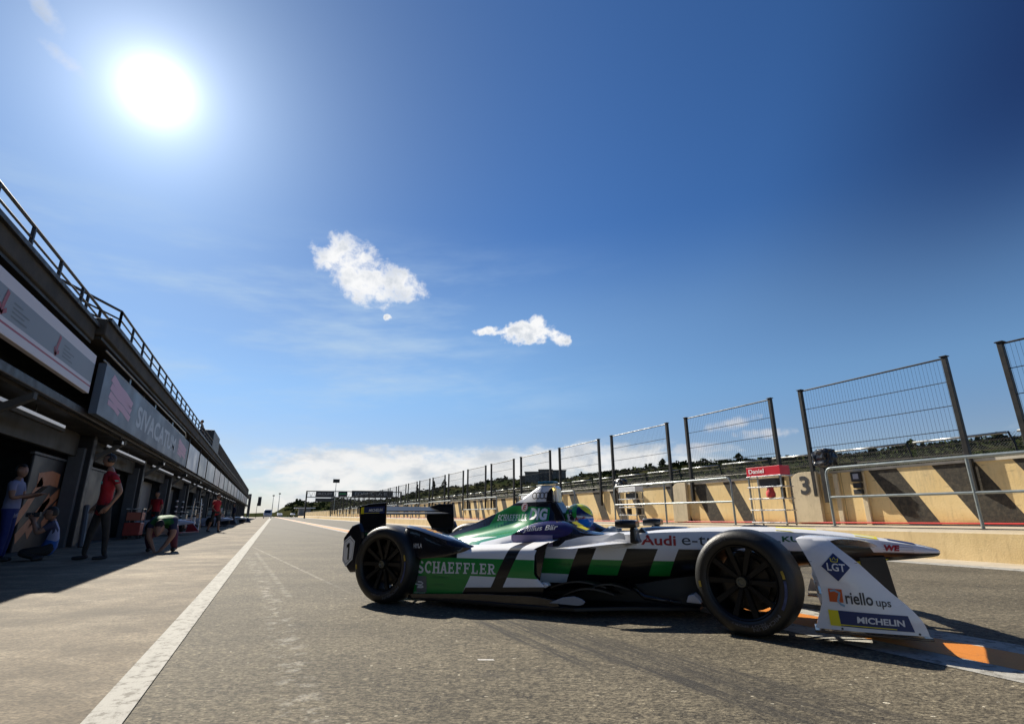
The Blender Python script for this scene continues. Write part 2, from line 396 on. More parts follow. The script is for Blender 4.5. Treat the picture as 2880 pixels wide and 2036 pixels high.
def strip(name,fx0,fx1,y0,y1,z,m,n=1):
    b=MB(); ys=[y0+(y1-y0)*i/n for i in range(n+1)]
    b.add([(fx0(y),y,z) for y in ys]+[(fx1(y),y,z) for y in ys],[(i,n+1+i,n+2+i,i+1) for i in range(n)]); o=b.obj(name,m,fix=False)
    return struct(o)
sheet('ground',[(-3000,-400),(3000,-400),(3000,4500),(-3000,4500)],-.03,M['terrain'])
sheet('pit_lane_road',[(-1,-12),(9.6,-12),(9.6,330),(-1,330)],0,M['asphalt'])
sheet('garage_apron',[(-14,-12),(-.635,-12),(3.70,300),(-14,300)],.004,M['concrete_apron'])
strip('pit_lane_line',lambda y:-.595+.011*y,lambda y:-.455+.0142*y,-4,260,.006,M['white_paint'],4)
strip('white_border_line',lambda y:3.33,lambda y:3.575,-4,260,.003,M['white_paint'])
strip('orange_line',lambda y:3.577,lambda y:3.975,-4,260,.0035,M['orange_paint'])
strip('white_border_line',lambda y:3.977,lambda y:4.225,-4,260,.003,M['white_paint'])
strip('road_edge_line',lambda y:9.27,lambda y:9.62,-8,260,.003,M['white_paint'])
# platform the pit wall stands on
def stained(base,d1,sc=1.0,yellow=(.5,.36,.14)):
    def f(t,P):
        x,y,z=t.xyz(P)
        n=t.noise(P,1.3*sc,7,.7); n2=t.noise(P,9*sc,6,.7); dr=t.noise(t.comb(x*1.0,y*2.4,z*.35),2.6,6,.7)
        c=t.mix(t.ss(n,.38,.68)*.6,base,d1)
        c=t.mix(t.ss(n2,.55,.72)*.45,c,tuple(v*.42 for v in base))
        c=t.mix(t.ss(dr,.52,.70)*.38,c,tuple(v*.5 for v in d1))
        c=t.mix(t.ss(t.noise(P,.8,4),.5,.7)*.3,c,yellow)
        return c
    return f
M['platform_face']=mat('platform_concrete',(.4,.3,.1),.85,bump=.4,bscale=40,fn=stained((.66,.50,.26),(.50,.36,.17)),space='pos')
M['platform_top']=mat('platform_top_concrete',(.4,.3,.1),.85,bump=.3,bscale=40,fn=stained((.50,.43,.33),(.36,.30,.21)),space='pos')
b=MB(); ys=[-10,0,5,10,15,20,250]
for i in range(len(ys)-1):
    y0,y1=ys[i],ys[i+1]; a,c=zo(y0)*.35,zo(y1)*.35; e,g=zo(y0)*.9,zo(y1)*.9
    b.add([(10.45,y0,-.02),(10.45,y1,-.02),(10.5,y1,.395+c),(10.5,y0,.395+a)],[(0,1,2,3)],0)
    b.add([(10.5,y0,.395+a),(10.5,y1,.395+c),(10.56,y1,.415+c),(10.56,y0,.415+a)],[(0,1,2,3)],1)
    b.add([(10.56,y0,.415+a),(10.56,y1,.415+c),(15.5,y1,.445+g),(15.5,y0,.445+e)],[(0,1,2,3)],1)
struct(b.obj('pit_wall_platform',[M['platform_face'],M['platform_top']],fix=False))
sheet('road_gutter',[(9.6,-12),(10.47,-12),(10.47,250),(9.6,250)],.004,M['platform_top'])
sheet('race_track_road',[(15.5,-12),(40,-12),(40,330),(15.5,330)],.0,M['asphalt'])

# ---- pit wall
def wall_fn(t,P):
    x,y,z=t.xyz(P)
    s=y-(z-.5)*.55
    yl=t.m('MODULO',y-20,8.15)+t.m('LESS_THAN',t.m('MODULO',y-20,8.15),0)*8.15
    band=None
    for a,b_ in [(1.35,1.95),(2.5,3.2),(3.85,4.55),(5.15,5.95),(6.67,7.31),(11.4,11.85),(12.58,13.2),(13.96,14.55),(16.3,16.75),(17.47,18.04),(18.75,19.31)]:
        q=t.band(s,a,b_); band=q if band is None else t.m('MAXIMUM',band,q)
    sm=t.m('MODULO',s-12,8.15)
    far=None
    for a,b_ in [(.55,1.2),(1.96,2.55),(4.3,4.8),(5.47,6.04),(6.75,7.31)]:
        q=t.band(sm,a,b_); far=q if far is None else t.m('MAXIMUM',far,q)
    band=t.m('MAXIMUM',band,far*t.gt(s,20))
    n=t.noise(P,1.1,7,.7); n2=t.noise(P,11,6,.75); dr=t.noise(t.comb(x*1.0,y*3,z*.4),2.4,6,.7)
    cream=t.mix(t.ss(n,.38,.66)*.5,(.80,.61,.31),(.68,.47,.19))
    cream=t.mix(t.ss(n2,.56,.72)*.35,cream,(.34,.27,.17))
    cream=t.mix(t.ss(dr,.5,.68)*.45,cream,(.46,.36,.21))
    cream=t.mix((1-t.ss(z,.5,.85))*.4,cream,(.72,.42,.12))
    blk=t.mix(t.ss(n2,.45,.68)*.6,(.026,.026,.026),(.062,.058,.052))
    c=t.mix(band*t.lerp(n2,.3,.8,1,.90),cream,blk)
    sc=t.noise(t.comb(x*1.0,y*1.2,z*9),2.3,6,.75); c=t.mix(t.ss(sc,.60,.68)*.55,c,(.12,.10,.075))
    j=t.m('FRACT',y*.368+.31); c=t.mix((1-t.ss(t.m('ABSOLUTE',j-.5),.001,.004))*.75,c,(.08,.065,.045))
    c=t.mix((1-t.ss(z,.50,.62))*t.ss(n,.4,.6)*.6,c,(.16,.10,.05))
    return c
M['pit_wall']=mat('pit_wall_paint',(.5,.4,.2),.8,bump=.35,bscale=30,fn=wall_fn,space='pos',spec=.3)
M['wall_top']=mat('wall_coping',(.5,.45,.36),.8,var=.25,vscale=3,space='pos')
pw=thing('pit_wall','long cream concrete pit wall painted with slanted black stripes','wall',(13,0,0))
b=MB(); b2=MB()
for i in range(len(ys)-1):
    y0,y1=ys[i],ys[i+1]; a,c=zo(y0),zo(y1)
    b.add([(0,y0,.42+a),(0,y1,.42+c),(0,y1,1.64+c),(0,y0,1.64+a),(.3,y0,.42+a),(.3,y1,.42+c),(.3,y1,1.64+c),(.3,y0,1.64+a)],[(0,1,2,3),(7,6,5,4),(0,3,7,4),(1,5,6,2)])
    b2.add([(-.03,y0,1.642+a),(-.03,y1,1.642+c),(-.03,y1,1.70+c),(-.03,y0,1.70+a),(.33,y0,1.642+a),(.33,y1,1.642+c),(.33,y1,1.70+c),(.33,y0,1.70+a)],[(0,1,2,3),(3,2,6,7),(7,6,5,4),(0,4,5,1)])
b.obj('wall_body',M['pit_wall'],pw); b2.obj('coping',M['wall_top'],pw)
M['block']=mat('block_concrete',(.42,.37,.28),.8,bump=.4,bscale=30,fn=stained((.60,.50,.33),(.40,.33,.22)),space='pos')
M['black']=mat('matte_black',(.018,.018,.02),.55,var=.2)
M['dark_metal']=mat('dark_metal',(.035,.033,.03),.5,.6,var=.25)
def block(y0,y1,num=None,lab='plain'):
    o=thing('concrete_block',lab,'block',(12.9,(y0+y1)/2,0)); w=(y1-y0)/2; b=MB(); z0=.44+zo(y0); z1=1.72+zo(y0)
    prof=[(-w,z0),(w,z0),(w,z1-.28),(w-.06,z1-.12),(w-.18,z1-.03),(w-.3,z1),(-w,z1)]
    b.prism(prof,-.02,.09,'x'); b.obj('block_body',M['block'],o,bevel=.01)
    if num:
        decal('number',[(font_mesh(num,.03),[(-.025,w*.28,z1-.58),(-.025,-w*.42,z1-.58),(-.025,-w*.42,z1-.10),(-.025,w*.28,z1-.10)])],M['black'],o,None,(1,0,0))
    return o
block(9.24,10.02,'3','grey concrete block with a black number three on the pit wall')
block(14.05,14.75,None,'rounded plain concrete block behind the pit stand with white roof')
for i,yy in enumerate((8.13,8.78)):
    o=MB(); o.box((12.93,yy-.06,.44),(12.99,yy+.06,1.62+zo(8))); q=o.obj('wall_rib',M['block'],bevel=.01)
    tag(q,['narrow concrete rib with dark control boxes beside it','narrow concrete rib under the black wrapped bundle'][i],'rib')
bx=thing('control_box','small dark control boxes stacked on the pit wall rib','box',(12.92,8.2,1.2))
for (y0,y1,z0,z1) in [(-.11,.12,.27,.5),(-.1,.1,.12,.24),(-.09,.11,-.03,.09)]:
    b=MB(); b.box((-.09,y0,z0),(.0,y1,z1)); b.obj('box_body',M['black'],bx,bevel=.01)
b=MB(); b.box((-.095,-.07,.33),(-.091,.06,.45)); b.obj('screen',mat('screen_glass',(.35,.36,.42),.15),bx)
# red hose along the foot of the wall
b=MB(); b.tube([(12.9+.02*math.sin(y*1.3),y,.455+zo(y)*.9) for y in [i*1.5-3 for i in range(60)]],.018,n=6)
tag(b.obj('hose',mat('red_hose',(.55,.02,.02),.5),smooth=True),'thin red hose lying along the foot of the pit wall','hose')
# second thin dark cable on the platform edge
b=MB(); b.tube([(11.2+.05*math.sin(y*.7),y,.432+zo(y)*.5) for y in [i*1.2-3 for i in range(60)]],.010,n=5)
tag(b.obj('cable',M['black'],smooth=True),'thin black cable lying on the concrete platform below the railings','cable')

# ---- railings
M['galv']=mat('galvanised_steel',(.36,.37,.36),.32,.85,var=.2,vscale=6)
M['rail_paint']=mat('rail_grey_paint',(.22,.25,.25),.35,.3,coat=.3,var=.2)
def make_railing():
    r=thing('railing','','railing',(11.4,0,0)); L=5.4
    n=3
    for i in range(n):
        yy=L*i/(n-1); b=MB(); 
        if 0<i<n-1: b.tube([(0,yy,.42),(0,yy,1.64)],.028,n=10)
        else:
            s=1 if i==0 else -1
            b.tube([(0,yy,.42),(0,yy,1.52),(0,yy+s*.02,1.59),(0,yy+s*.06,1.635),(0,yy+s*.12,1.655)],.028,n=10)
        b.box((-.05,yy-.05,.41),(.05,yy+.05,.425)); b.obj('post',M['rail_paint'],r,smooth=True,auto=40)
    b=MB(); b.tube([(0,.12,1.655),(0,L-.12,1.655)],.032,n=12); b.obj('top_rail',M['rail_paint'],r,smooth=True,auto=40)
    b=MB(); b.tube([(0,0,1.03),(0,L,1.03)],.026,n=12); b.obj('middle_rail',M['rail_paint'],r,smooth=True,auto=40)
    return r
rl=make_railing(); rl['group']='grey tube railings along the pit wall platform'
for i in range(12):
    y=2.53+8.15*i
    o=rl if i==0 else copy_tree(rl)
    o.location=(11.4,y,zo(y+2.7)*.6)
    o['label']=('nearest grey tube railing at the right edge below the mesh fence' if i==0 else
       'grey tube railing behind the mirrors of the race car' if i==1 else
       f'grey tube railing on the platform, {ORD[i]} one counted from the right edge')
# ---- mesh fence panels over the wall
def make_panel():
    r=thing('mesh_fence','','fence',(13.05,0,0)); L=3.45; top=2.17
    for yy in (0,L):
        b=MB(); b.box((-.05,yy-.045,-.62),(.05,yy+.045,top)); b.box((-.07,yy-.07,top),(.07,yy+.07,top+.02)); b.obj('post',M['dark_metal'],r,bevel=.006)
    b=MB(); b.tube([(0,.02,top-.03),(0,L-.02,top-.03)],.02,n=6); b.obj('top_rail',M['dark_metal'],r); b=MB(); b.tube([(0,.02,.12),(0,L-.02,.12)],.015,n=6); b.obj('bottom_rail',M['dark_metal'],r)
    b=MB()
    for k in range(1,4): 
        z=top-.03-k*.51; b.box((-.007,.04,z-.007),(.007,L-.04,z+.007))
    for k in range(1,46):
        y=L*k/46; b.box((-.0016,y-.0016,.12),(.0016,y+.0016,top-.04))
    b.obj('wire_mesh',M['dark_metal'],r)
    return r
mp=make_panel(); mp['group']='dark mesh fence panels along the pit wall'
M['fence']=M['dark_metal']
for i in range(28):
    y=1.45+4.43*i
    o=mp if i==0 else copy_tree(mp)
    o.location=(13.0-.08,y,1.705+zo(y+1.7)); 
    if y>20: o.location.z-= min((y-20)*.004,.2)
    o['label']=('dark mesh fence panel cut by the right edge, above the nearest railing' if i==0 else
       'largest whole dark mesh fence panel, right of the red stand' if i==1 else f'dark mesh fence panel, {ORD[i]} one counted from the right edge')
# ---- debris fence on the track side
def mesh_alpha(name,col,cov,per=.05):
    m=bpy.data.materials.new(name); m.use_nodes=True; nt=m.node_tree; t=NT(nt); b=nt.nodes['Principled BSDF']; b.inputs['Base Color'].default_value=(*col,1); b.inputs['Roughness'].default_value=.5
    x,y,z=t.xyz(t.pos()); f=cov
    a=t.m('MAXIMUM',t.m('LESS_THAN',t.m('FRACT',(y+z)*(1/per)),f),t.m('LESS_THAN',t.m('FRACT',(y-z)*(1/per)+100),f))
    t.put(b.inputs['Alpha'],a); return m
df=thing('safety_fence','galvanised debris fence with a bright top rail beyond the pit wall','fence',(15.0,0,0))
b=MB(); b2=MB(); b3=MB()
pitch=2.13; n=52
for k in range(n):
    y0=1.75+pitch*k; a=zo(y0); y1=y0+pitch-.2; 
    zz=2.42+a*.6 - (min((y0-20)*.004,.25) if y0>20 else 0)
    b.tube([(0,y0,zz),(0,y1,zz)],.03,n=6)
    b2.tube([(0,y0,zz-.13),(0,y1+.2,zz-.13)],.007,n=4); b2.tube([(0,y0,zz-.33),(0,y1+.2,zz-.33)],.007,n=4)
b.obj('top_rail',M['galv'],df,smooth=True)
b2.obj('wire',M['dark_metal'],df)
for k in range(n):
    y0=1.75+pitch*k; a=zo(y0); zz=2.42+a*.6- (min((y0-20)*.004,.25) if y0>20 else 0)
    b=MB(); b.tube([(0,y0-.1,.45),(0,y0-.1,zz-.28),(.0,y0-.03,zz+.02)],.022,n=5); b.obj('post',M['dark_metal'],df)
b=MB(); b.add([(.02,1,.5),(.02,115,.5),(.02,115,1.72),(.02,1,1.95)],[(0,1,2,3)]); b.obj('lower_mesh',mesh_alpha('fence_mesh_dense',(.16,.16,.155),.30),df,fix=False)
b=MB(); b.add([(.02,1,1.95),(.02,115,1.72),(.02,115,2.1),(.02,1,2.5)],[(0,1,2,3)]); b.obj('upper_mesh',mesh_alpha('fence_mesh_open',(.12,.12,.12),.12,.06),df,fix=False)

# ---- pit stands
M['white_plastic']=mat('white_plastic',(.72,.73,.75),.35,coat=.3,var=.06)
M['red_sign']=mat('red_sign',(.55,.015,.03),.35,coat=.4)
M['alu']=mat('aluminium',(.75,.76,.77),.28,.9,var=.15)
def make_stand(red,loc,label,full=True):
    o=thing('pit_stand',label,'stand',loc,group='timing stands on the pit platform'); w=.47
    z=[.02,.31,.58,.86,1.12]
    for yy in (-w,w):
        for xx in (-.16,.16):
            b=MB(); b.box((xx-.016,yy-.016,-.12 if yy>0 else -.02),(xx+.016,yy+.016,1.34)); b.obj('post',M['galv'],o)
    for q in z:
        b=MB(); b.box((-.2,-w-.04,q),(.2,w+.04,q+.028)); b.obj('shelf',M['alu'],o,bevel=.005)
    b=MB(); b.box((-.05,-.27,.90),(.12,.27,1.08)); b.obj('monitor',M['black'],o,bevel=.02)
    b=MB(); b.box((-.18,-w-.03,1.15),(.16,w+.03,1.37 if red else 1.30)); s=b.obj('sign_board',M['red_sign'] if red else M['white_plastic'],o,bevel=.008)
    if red:
        decal('name_lettering',[(font_mesh('Daniel',.02),[(-.186,.42,1.21),(-.186,-.04,1.21),(-.186,-.04,1.32),(-.186,.42,1.32)])],mat('white_vinyl',(.8,.8,.8),.5),o,None,(1,0,0))
        b=MB(); b.tube([(-.12,-.1,.63),(-.13,-.11,.72),(-.1,-.09,.80),(-.13,-.12,.86)],[.10,.11,.08,.07],n=8); b.obj('cloth_bundle',mat('red_cloth',(.5,.05,.05),.8),o,smooth=True)
    for yy in (() if red else (-.3,.25)):
        b=MB(); b.box((.0,yy-.06,.33),(.14,yy+.06,.55)); b.obj('instrument',M['dark_metal'],o,bevel=.01)
    return o
make_stand(True,(11.35,9.42,.50),'tall shelf stand with a red name sign on top')
make_stand(False,(12.0,15.9,.38),'shelf stand with a white roof between the railings')
make_stand(False,(12.0,24.3,.38),'small distant shelf stand behind the roll hoop')
# ---- black wrapped bundles on the wall
M['bin_bag']=mat('black_plastic_film',(.012,.013,.015),.28,coat=.25,bump=1.0,bscale=7)
def bundle(loc,sx,sy,sz,label,seed):
    rr=random.Random(seed); bm=bmesh.new(); bmesh.ops.create_icosphere(bm,subdivisions=4,radius=1)
    off=Vector((seed*3.1,seed*1.7,0))
    from mathutils import noise
    for v in bm.verts:
        p=v.co.copy(); q=Vector([math.copysign(abs(c)**.6,c) for c in p]); k=1+.22*noise.noise(p*2.2+off)-.18*abs(noise.noise(p*5.3+off))
        v.co=Vector((q.x*sx*k,q.y*sy*k,q.z*sz*k))
    me=bpy.data.meshes.new('wrapped_monitor'); bm.to_mesh(me); bm.free(); me.materials.append(M['bin_bag'])
    o=bpy.data.objects.new('wrapped_monitor',me); COL.objects.link(o); o.location=loc
    return tag(o,label,'bundle')
bundle((12.75,8.85,2.08),.22,.26,.24,'black plastic wrapped bundle beside the biggest fence panel post',1)
bundle((12.75,17.5,1.93),.2,.28,.16,'small black wrapped bundle above the distant pit stand',5)
# camera bracket pole below the bundle
b=MB(); b.box((12.86,8.98,1.0),(12.94,9.1,1.9)); tag(b.obj('bundle_bracket',M['dark_metal']),'dark steel bracket carrying the big black bundle','bracket')

# ============================================================ distant hills
def hill_fn(t,P):
    n=t.noise(P,.05,6,.65); n2=t.noise(P,.4,5,.7)
    c=t.mix(t.ss(n,.4,.62),(.020,.028,.011),(.048,.046,.020)); c=t.mix(t.ss(n2,.60,.72)*.4,c,(.10,.08,.04)); return c
M['hill']=mat('hill_scrub',(.06,.07,.03),1,spec=0,fn=hill_fn,space='pos')
SKY=[(-8,.2),(-1,.2),(.76,.19),(1.64,.75),(2.88,1.2),(4.22,1.1),(6.9,1.45),(9,1.3),(11.8,1.5),(15.46,2.3),(19.2,2.8),(23,3.45),(26,3.5),(28,3.5),(30.2,3.5),(31.5,3.75),(34.4,3.95),(37.4,4.15),(41.8,4.55),(45.2,4.7),(48,4.85),(51.7,4.8),(55.3,4.95),(57.6,5.0),(60.3,5.15),(62.8,5.25),(65.2,5.3),(67,5.35),(70,5.3),(75,5),(85,4.5),(100,4)]
def sky_el(a):
    for (a0,e0),(a1,e1) in zip(SKY,SKY[1:]):
        if a<=a1: return e0+(e1-e0)*(a-a0)/(a1-a0)
    return SKY[-1][1]
from mathutils import noise as mno
def hill_pt(a,k):   # k 0..1 towards the ridge
    D=(470 if a<14 else 470-min((a-14)*9,190)); D0=D*.42
    d=D0+(D-D0)*k; top=D*math.tan(R(sky_el(a)))/math.cos(0)+.78
    h=(top)*(k**1.35)-.5*(1-k)
    p=Vector((math.sin(R(a))*d,math.cos(R(a))*d,0))
    h+= (mno.noise(p*.03)*2.0+mno.noise(p*.1)*.8)*k*(1-.55*k)*1.2
    return p+Vector((0,0,h)),D
b=MB(); NA=260; NK=16; vs=[]; fs=[]
for i in range(NA+1):
    a=-6+(104*i/NA)
    for k in range(NK+1): vs.append(hill_pt(a,k/NK)[0])
    p,D=hill_pt(a,1); vs.append(p*1.15-Vector((0,0,p.z*.5)))
L=NK+2
for i in range(NA):
    for k in range(L-1): fs.append((i*L+k,(i+1)*L+k,(i+1)*L+k+1,i*L+k+1))
b.add(vs,fs); struct(b.obj('hills',M['hill'],smooth=True))
# scrub: countless bushes as leaf clumps
def leaf_fn(c1,c2):
    def f(t,P):
        n=t.noise(P,.9,4,.7); return t.mix(t.ss(n,.35,.65),c1,c2)
    return f
M['leaf']=mat('scrub_leaves',(.05,.07,.02),1,spec=.05,fn=leaf_fn((.016,.026,.009),(.055,.066,.020)),space='pos')
M['leaf_dark']=mat('pine_leaves',(.03,.045,.018),1,spec=.05,fn=leaf_fn((.016,.026,.010),(.055,.07,.024)),space='pos')
M['bark']=mat('bark',(.08,.06,.04),.9)
rr=random.Random(3)
def clump(b,c,rx,rz,n,s):
    for _ in range(n):
        u=Vector((rr.gauss(0,1),rr.gauss(0,1),rr.gauss(0,1))).normalized()*(rr.random()**.4)
        p=c+Vector((u.x*rx,u.y*rx,u.z*rz)); q=Vector((rr.gauss(0,1),rr.gauss(0,1),rr.gauss(0,1))).normalized(); w=q.orthogonal().normalized(); h=q.cross(w)
        k=s*(.6+rr.random()*.8); b.add([p+w*k,p+h*k*.8,p-w*k*.9,p-h*k*.7],[(0,1,2,3)])
b=MB()
for i in range(2300):
    a=rr.uniform(2,72); k=rr.random()**.45 if rr.random()<.75 else 1.0
    p,D=hill_pt(a,k); s=rr.uniform(.8,2.0)*(1 if rr.random()<.93 else 1.5)
    if 24<a<32 and k>.9: s*=.6
    clump(b,p+Vector((0,0,s*.25)),s*1.25,s*.62,15,s*.42)
o=b.obj('hillside_scrub',M['leaf'],fix=False); o['kind']='stuff'; o['label']='dense green scrub covering the hills'
def tree(a,k,h,w,label,conifer=False):
    p,D=hill_pt(a,k); o=thing('pine_tree' if conifer else 'tree',label,'tree',p-Vector((0,0,.4)),group='trees standing out on the hills')
    b=MB(); b.tube([(0,0,0),(.1,.05,h*.5),(0,.1,h*.9)],[.25,.17,.06],n=6)
    for q in range(4): 
        t=rr.uniform(0,6.28); b.tube([(0,0,h*(.35+.12*q)),(math.cos(t)*w*.5,math.sin(t)*w*.5,h*(.45+.12*q))],[.1,.03],n=4)
    b.obj('trunk',M['bark'],o)
    b=MB()
    for q in range(11):
        z=h*(.35+.6*q/10); r=w*(1.0-q/10*.75 if conifer else math.sin(math.pi*(.2+.75*q/10)))
        for _ in range(3):
            t=rr.uniform(0,6.28); clump(b,Vector((math.cos(t)*r*.5,math.sin(t)*r*.5,z)),r*.5,h*.08,13,.42)
    b.obj('crown',M['leaf_dark'],o,fix=False)
tree(14.5,.9,9.0,2.0,'lone dark tree left of the group behind the distant fence panels',True)
tree(16.2,.9,9.0,2.4,'dark tree in the middle of three behind the distant fence panels',True)
tree(17.3,.9,9.5,2.6,'tallest dark tree of three behind the distant fence panels')
tree(40.5,1,4.6,2.0,'round bush on the ridge above the railing behind the helmet')
tree(47.9,1,4.6,2.6,'wide bush on the ridge left of the red sign')
tree(59.1,1,3.2,1.9,'small bush on the ridge right of the big black bundle')
tree(62.0,1,4.0,2.4,'bushy pair of crowns on the ridge under the biggest fence panel')
tree(67.6,1,3.6,2.4,'bush on the ridge at the right edge under the fence rail')
# hotel on the hill
def hotel():
    a=27.8; p,D=hill_pt(a,.93); o=thing('hillside_building','long flat-roofed grey building on the hilltop behind the fence','building',(p.x,p.y,p.z-3),R(-a))
    m=mat('hotel_wall',(.13,.12,.11),.8,var=.2,vscale=.3); g=mat('hotel_glass',(.03,.035,.04),.2)
    k=D*.97
    for (a0,a1,e0,e1,dd) in [(25.4,26.2,3.2,3.78,0),(26.0,27.5,3.2,4.14,-6),(27.45,28.9,3.2,4.47,2),(28.9,30.3,3.2,4.32,-3)]:
        x0=math.tan(R(a0-a))*k;x1=math.tan(R(a1-a))*k; z1=k*math.tan(R(e1))+.78-(p.z-3)
        b=MB(); b.box((x0,dd,0),(x1,dd+16,z1)); b.box((x0-.4,dd-.6,z1),(x1+.4,dd+16.3,z1+.4)); b.obj('wing',m,o)
        for fl in range(int(z1/2.6)):
            z=z1-1.9-fl*2.6
            if z<2: break
            nw=max(2,int((x1-x0)/2.6))
            for j in range(nw):
                xx=x0+(x1-x0)*(j+.5)/nw; w=MB(); w.box((xx-.75,dd-.12,z),(xx+.75,dd-.02,z+1.2)); w.obj('window',g,o)
hotel()
# ============================================================ THE RACE CAR
CARO=Vector((2.688,4.464,0)); CARRZ=math.atan2(-.784,.62)
car=thing('race_car','white green and black single-seat race car crossing the pit lane','race car',CARO,CARRZ)
G_=(.018,.275,.05); WH=(.86,.86,.87); BK=(.010,.010,.011); NAVY=(.022,.020,.075)
def paintmat(name,fn,rough=.22,coat=1.0):
    m=mat(name,(.5,.5,.5),rough,coat=coat,fn=fn); return m
def side_fn(t,P):
    x,y,z=t.xyz(P)
    # shared livery of chassis and sidepods: slanted black bars over white, green band
    s=x-(z-.40)*.47
    # chassis side
    blk=t.band(s,.14,.295)
    blk=t.m('MAXIMUM',blk,t.band(s,.55,.795)); blk=t.m('MAXIMUM',blk,t.m('GREATER_THAN',s,.955))
    low=t.m('LESS_THAN',z,.283-.0*x)
    low=t.m('MAXIMUM',low*t.gt(s,.14),t.m('LESS_THAN',z,.205))
    chas=t.mix(t.band(z,.28,.405),WH,G_)
    chas=t.mix(t.m('MAXIMUM',blk,low)*t.m('LESS_THAN',z,.497),chas,BK)
    # nose: white over black
    chas=t.mix(t.m('LESS_THAN',z,t.lerp(x,1.2,2.5,.497,.30))*t.gt(x,1.2),chas,BK)
    chas=t.mix(t.band(x+(z-.5)*.5,1.98,2.335)*t.m('LESS_THAN',z,.578),chas,(.012,.011,.009))
    # cockpit surround
    top=t.gt(z,t.lerp(x,-.3,1.02,.592,.652))*t.m('LESS_THAN',x,1.02)*t.m('LESS_THAN',x-(z-.6)*.6,1.0)
    chas=t.mix(top,chas,(.010,.012,.022))
    return chas
def pod_fn(t,P):
    x,y,z=t.xyz(P)
    s=x-(z-.40)*.53
    zt=t.lerp(x,-1.3,-.1,.402,.408); zb=.262
    c=t.mix(t.m('LESS_THAN',z,zt),WH,G_)
    # lower white band, only ahead of the slanted edge
    c=t.mix(t.m('LESS_THAN',z,zb)*t.gt(s,-.64),c,WH)
    c=t.mix(t.band(s,-.395,-.285),c,BK)
    # black sill
    c=t.mix(t.m('LESS_THAN',z,t.lerp(x,-.8,0,.165,.205))*t.gt(x-(z-.1)*.6,-.80),c,BK)
    # black rear shoulder
    c=t.mix(t.gt(z,zt)*t.m('LESS_THAN',x,-.855)*t.m('LESS_THAN',z,.50),c,BK)
    # the green engine cover colour runs onto the pod top
    top=t.gt(z,.497+.0*x); curve=t.m('ABSOLUTE',y)*1.0+(x+.85)*.55
    c=t.mix(top*t.m('LESS_THAN',curve,.50),c,(.015,.30,.05))
    c=t.mix(t.m('LESS_THAN',z,.072),c,BK)
    return c
def cover_fn(t,P):
    x,y,z=t.xyz(P)
    GR=(.014,.25,.045)
    c=t.mix(t.gt(z,.885+.02*(x+.5)),GR,WH)                       # white head of the airbox
    ed=t.lerp(x,-.6,-.2,.855,.832)
    c=t.mix(t.gt(z,ed)*t.m('LESS_THAN',z,.885+.02*(x+.5)),c,BK)   # black collar
    c=t.mix(t.gt(x,-.205)*t.m('LESS_THAN',z,.886),c,BK)
    # dark blade behind the small lettering
    c=t.mix(t.m('LESS_THAN',x+(z-.67)*-.55,-.895)*t.gt(z,t.lerp(x,-1.5,-.9,.52,.665)),c,BK)
    # white sweep at the root
    w=t.m('LESS_THAN',z,t.lerp(x,-.85,-.2,.50,.665))
    c=t.mix(w*t.gt(x,-.75),c,WH)
    return c
M['livery']=paintmat('livery_side_paint',side_fn,.3,.35); M['livery_pod']=paintmat('livery_pod_paint',pod_fn,.34,.25); M['livery_cover']=paintmat('livery_cover_paint',cover_fn,.2)
M['car_white']=mat('gloss_white',WH,.22,coat=1,var=.04); M['carbon']=mat('carbon_black',(.012,.012,.014),.32,coat=.4,bump=.15,bscale=160,var=.2)
M['gloss_black']=mat('gloss_black',(.010,.010,.014),.22,coat=.8); M['navy']=mat('navy_paint',(.02,.018,.085),.28,coat=1)
M['vinyl_white']=mat('white_vinyl_lettering',(.80,.80,.80),.4); M['vinyl_black']=mat('black_vinyl',(.012,.012,.012),.4)
M['vinyl_red']=mat('red_vinyl',(.42,.02,.02),.4); M['vinyl_yellow']=mat('yellow_vinyl',(.85,.72,.02),.4); M['vinyl_blue']=mat('blue_vinyl',(.016,.032,.13),.4)
M['vinyl_orange']=mat('orange_vinyl',(.62,.11,.02),.4); M['vinyl_grey']=mat('grey_vinyl',(.16,.17,.17),.4); M['vinyl_lblue']=mat('pale_blue_vinyl',(.25,.42,.55),.4); M['vinyl_green']=mat('dark_green_vinyl',(.02,.13,.04),.5); M['amber']=mat('amber_vinyl',(.8,.36,.02),.45)
# --- monocoque: half sections (y,z) from keel to spine at stations x
ST=[ # x : half-width bottom, zb, half-width max, zmid, zshoulder, hw shoulder, ztop
 (-1.75,.08,.16,.12,.28,.38,.10,.42),(-1.3,.16,.10,.24,.3,.46,.20,.52),(-.9,.30,.09,.38,.3,.50,.30,.56),(-.4,.34,.09,.42,.32,.54,.36,.585),(0,.32,.13,.425,.36,.57,.385,.595),
 (.3,.28,.17,.41,.38,.58,.375,.605),(.6,.25,.20,.375,.40,.595,.345,.615),(.85,.20,.235,.335,.42,.60,.305,.642),(1.1,.16,.275,.30,.44,.60,.270,.655),(1.4,.13,.32,.255,.46,.60,.22,.662),
 (1.75,.10,.36,.21,.49,.60,.175,.660),(2.05,.09,.395,.178,.50,.59,.145,.640),(2.3,.085,.425,.155,.505,.565,.125,.608),(2.5,.08,.445,.135,.505,.545,.105,.575),(2.64,.07,.462,.11,.50,.528,.08,.548),(2.72,.05,.475,.075,.50,.515,.05,.526),(2.745,.02,.49,.03,.50,.507,.02,.512)]
ST=catmull(ST,6)
secs=[]
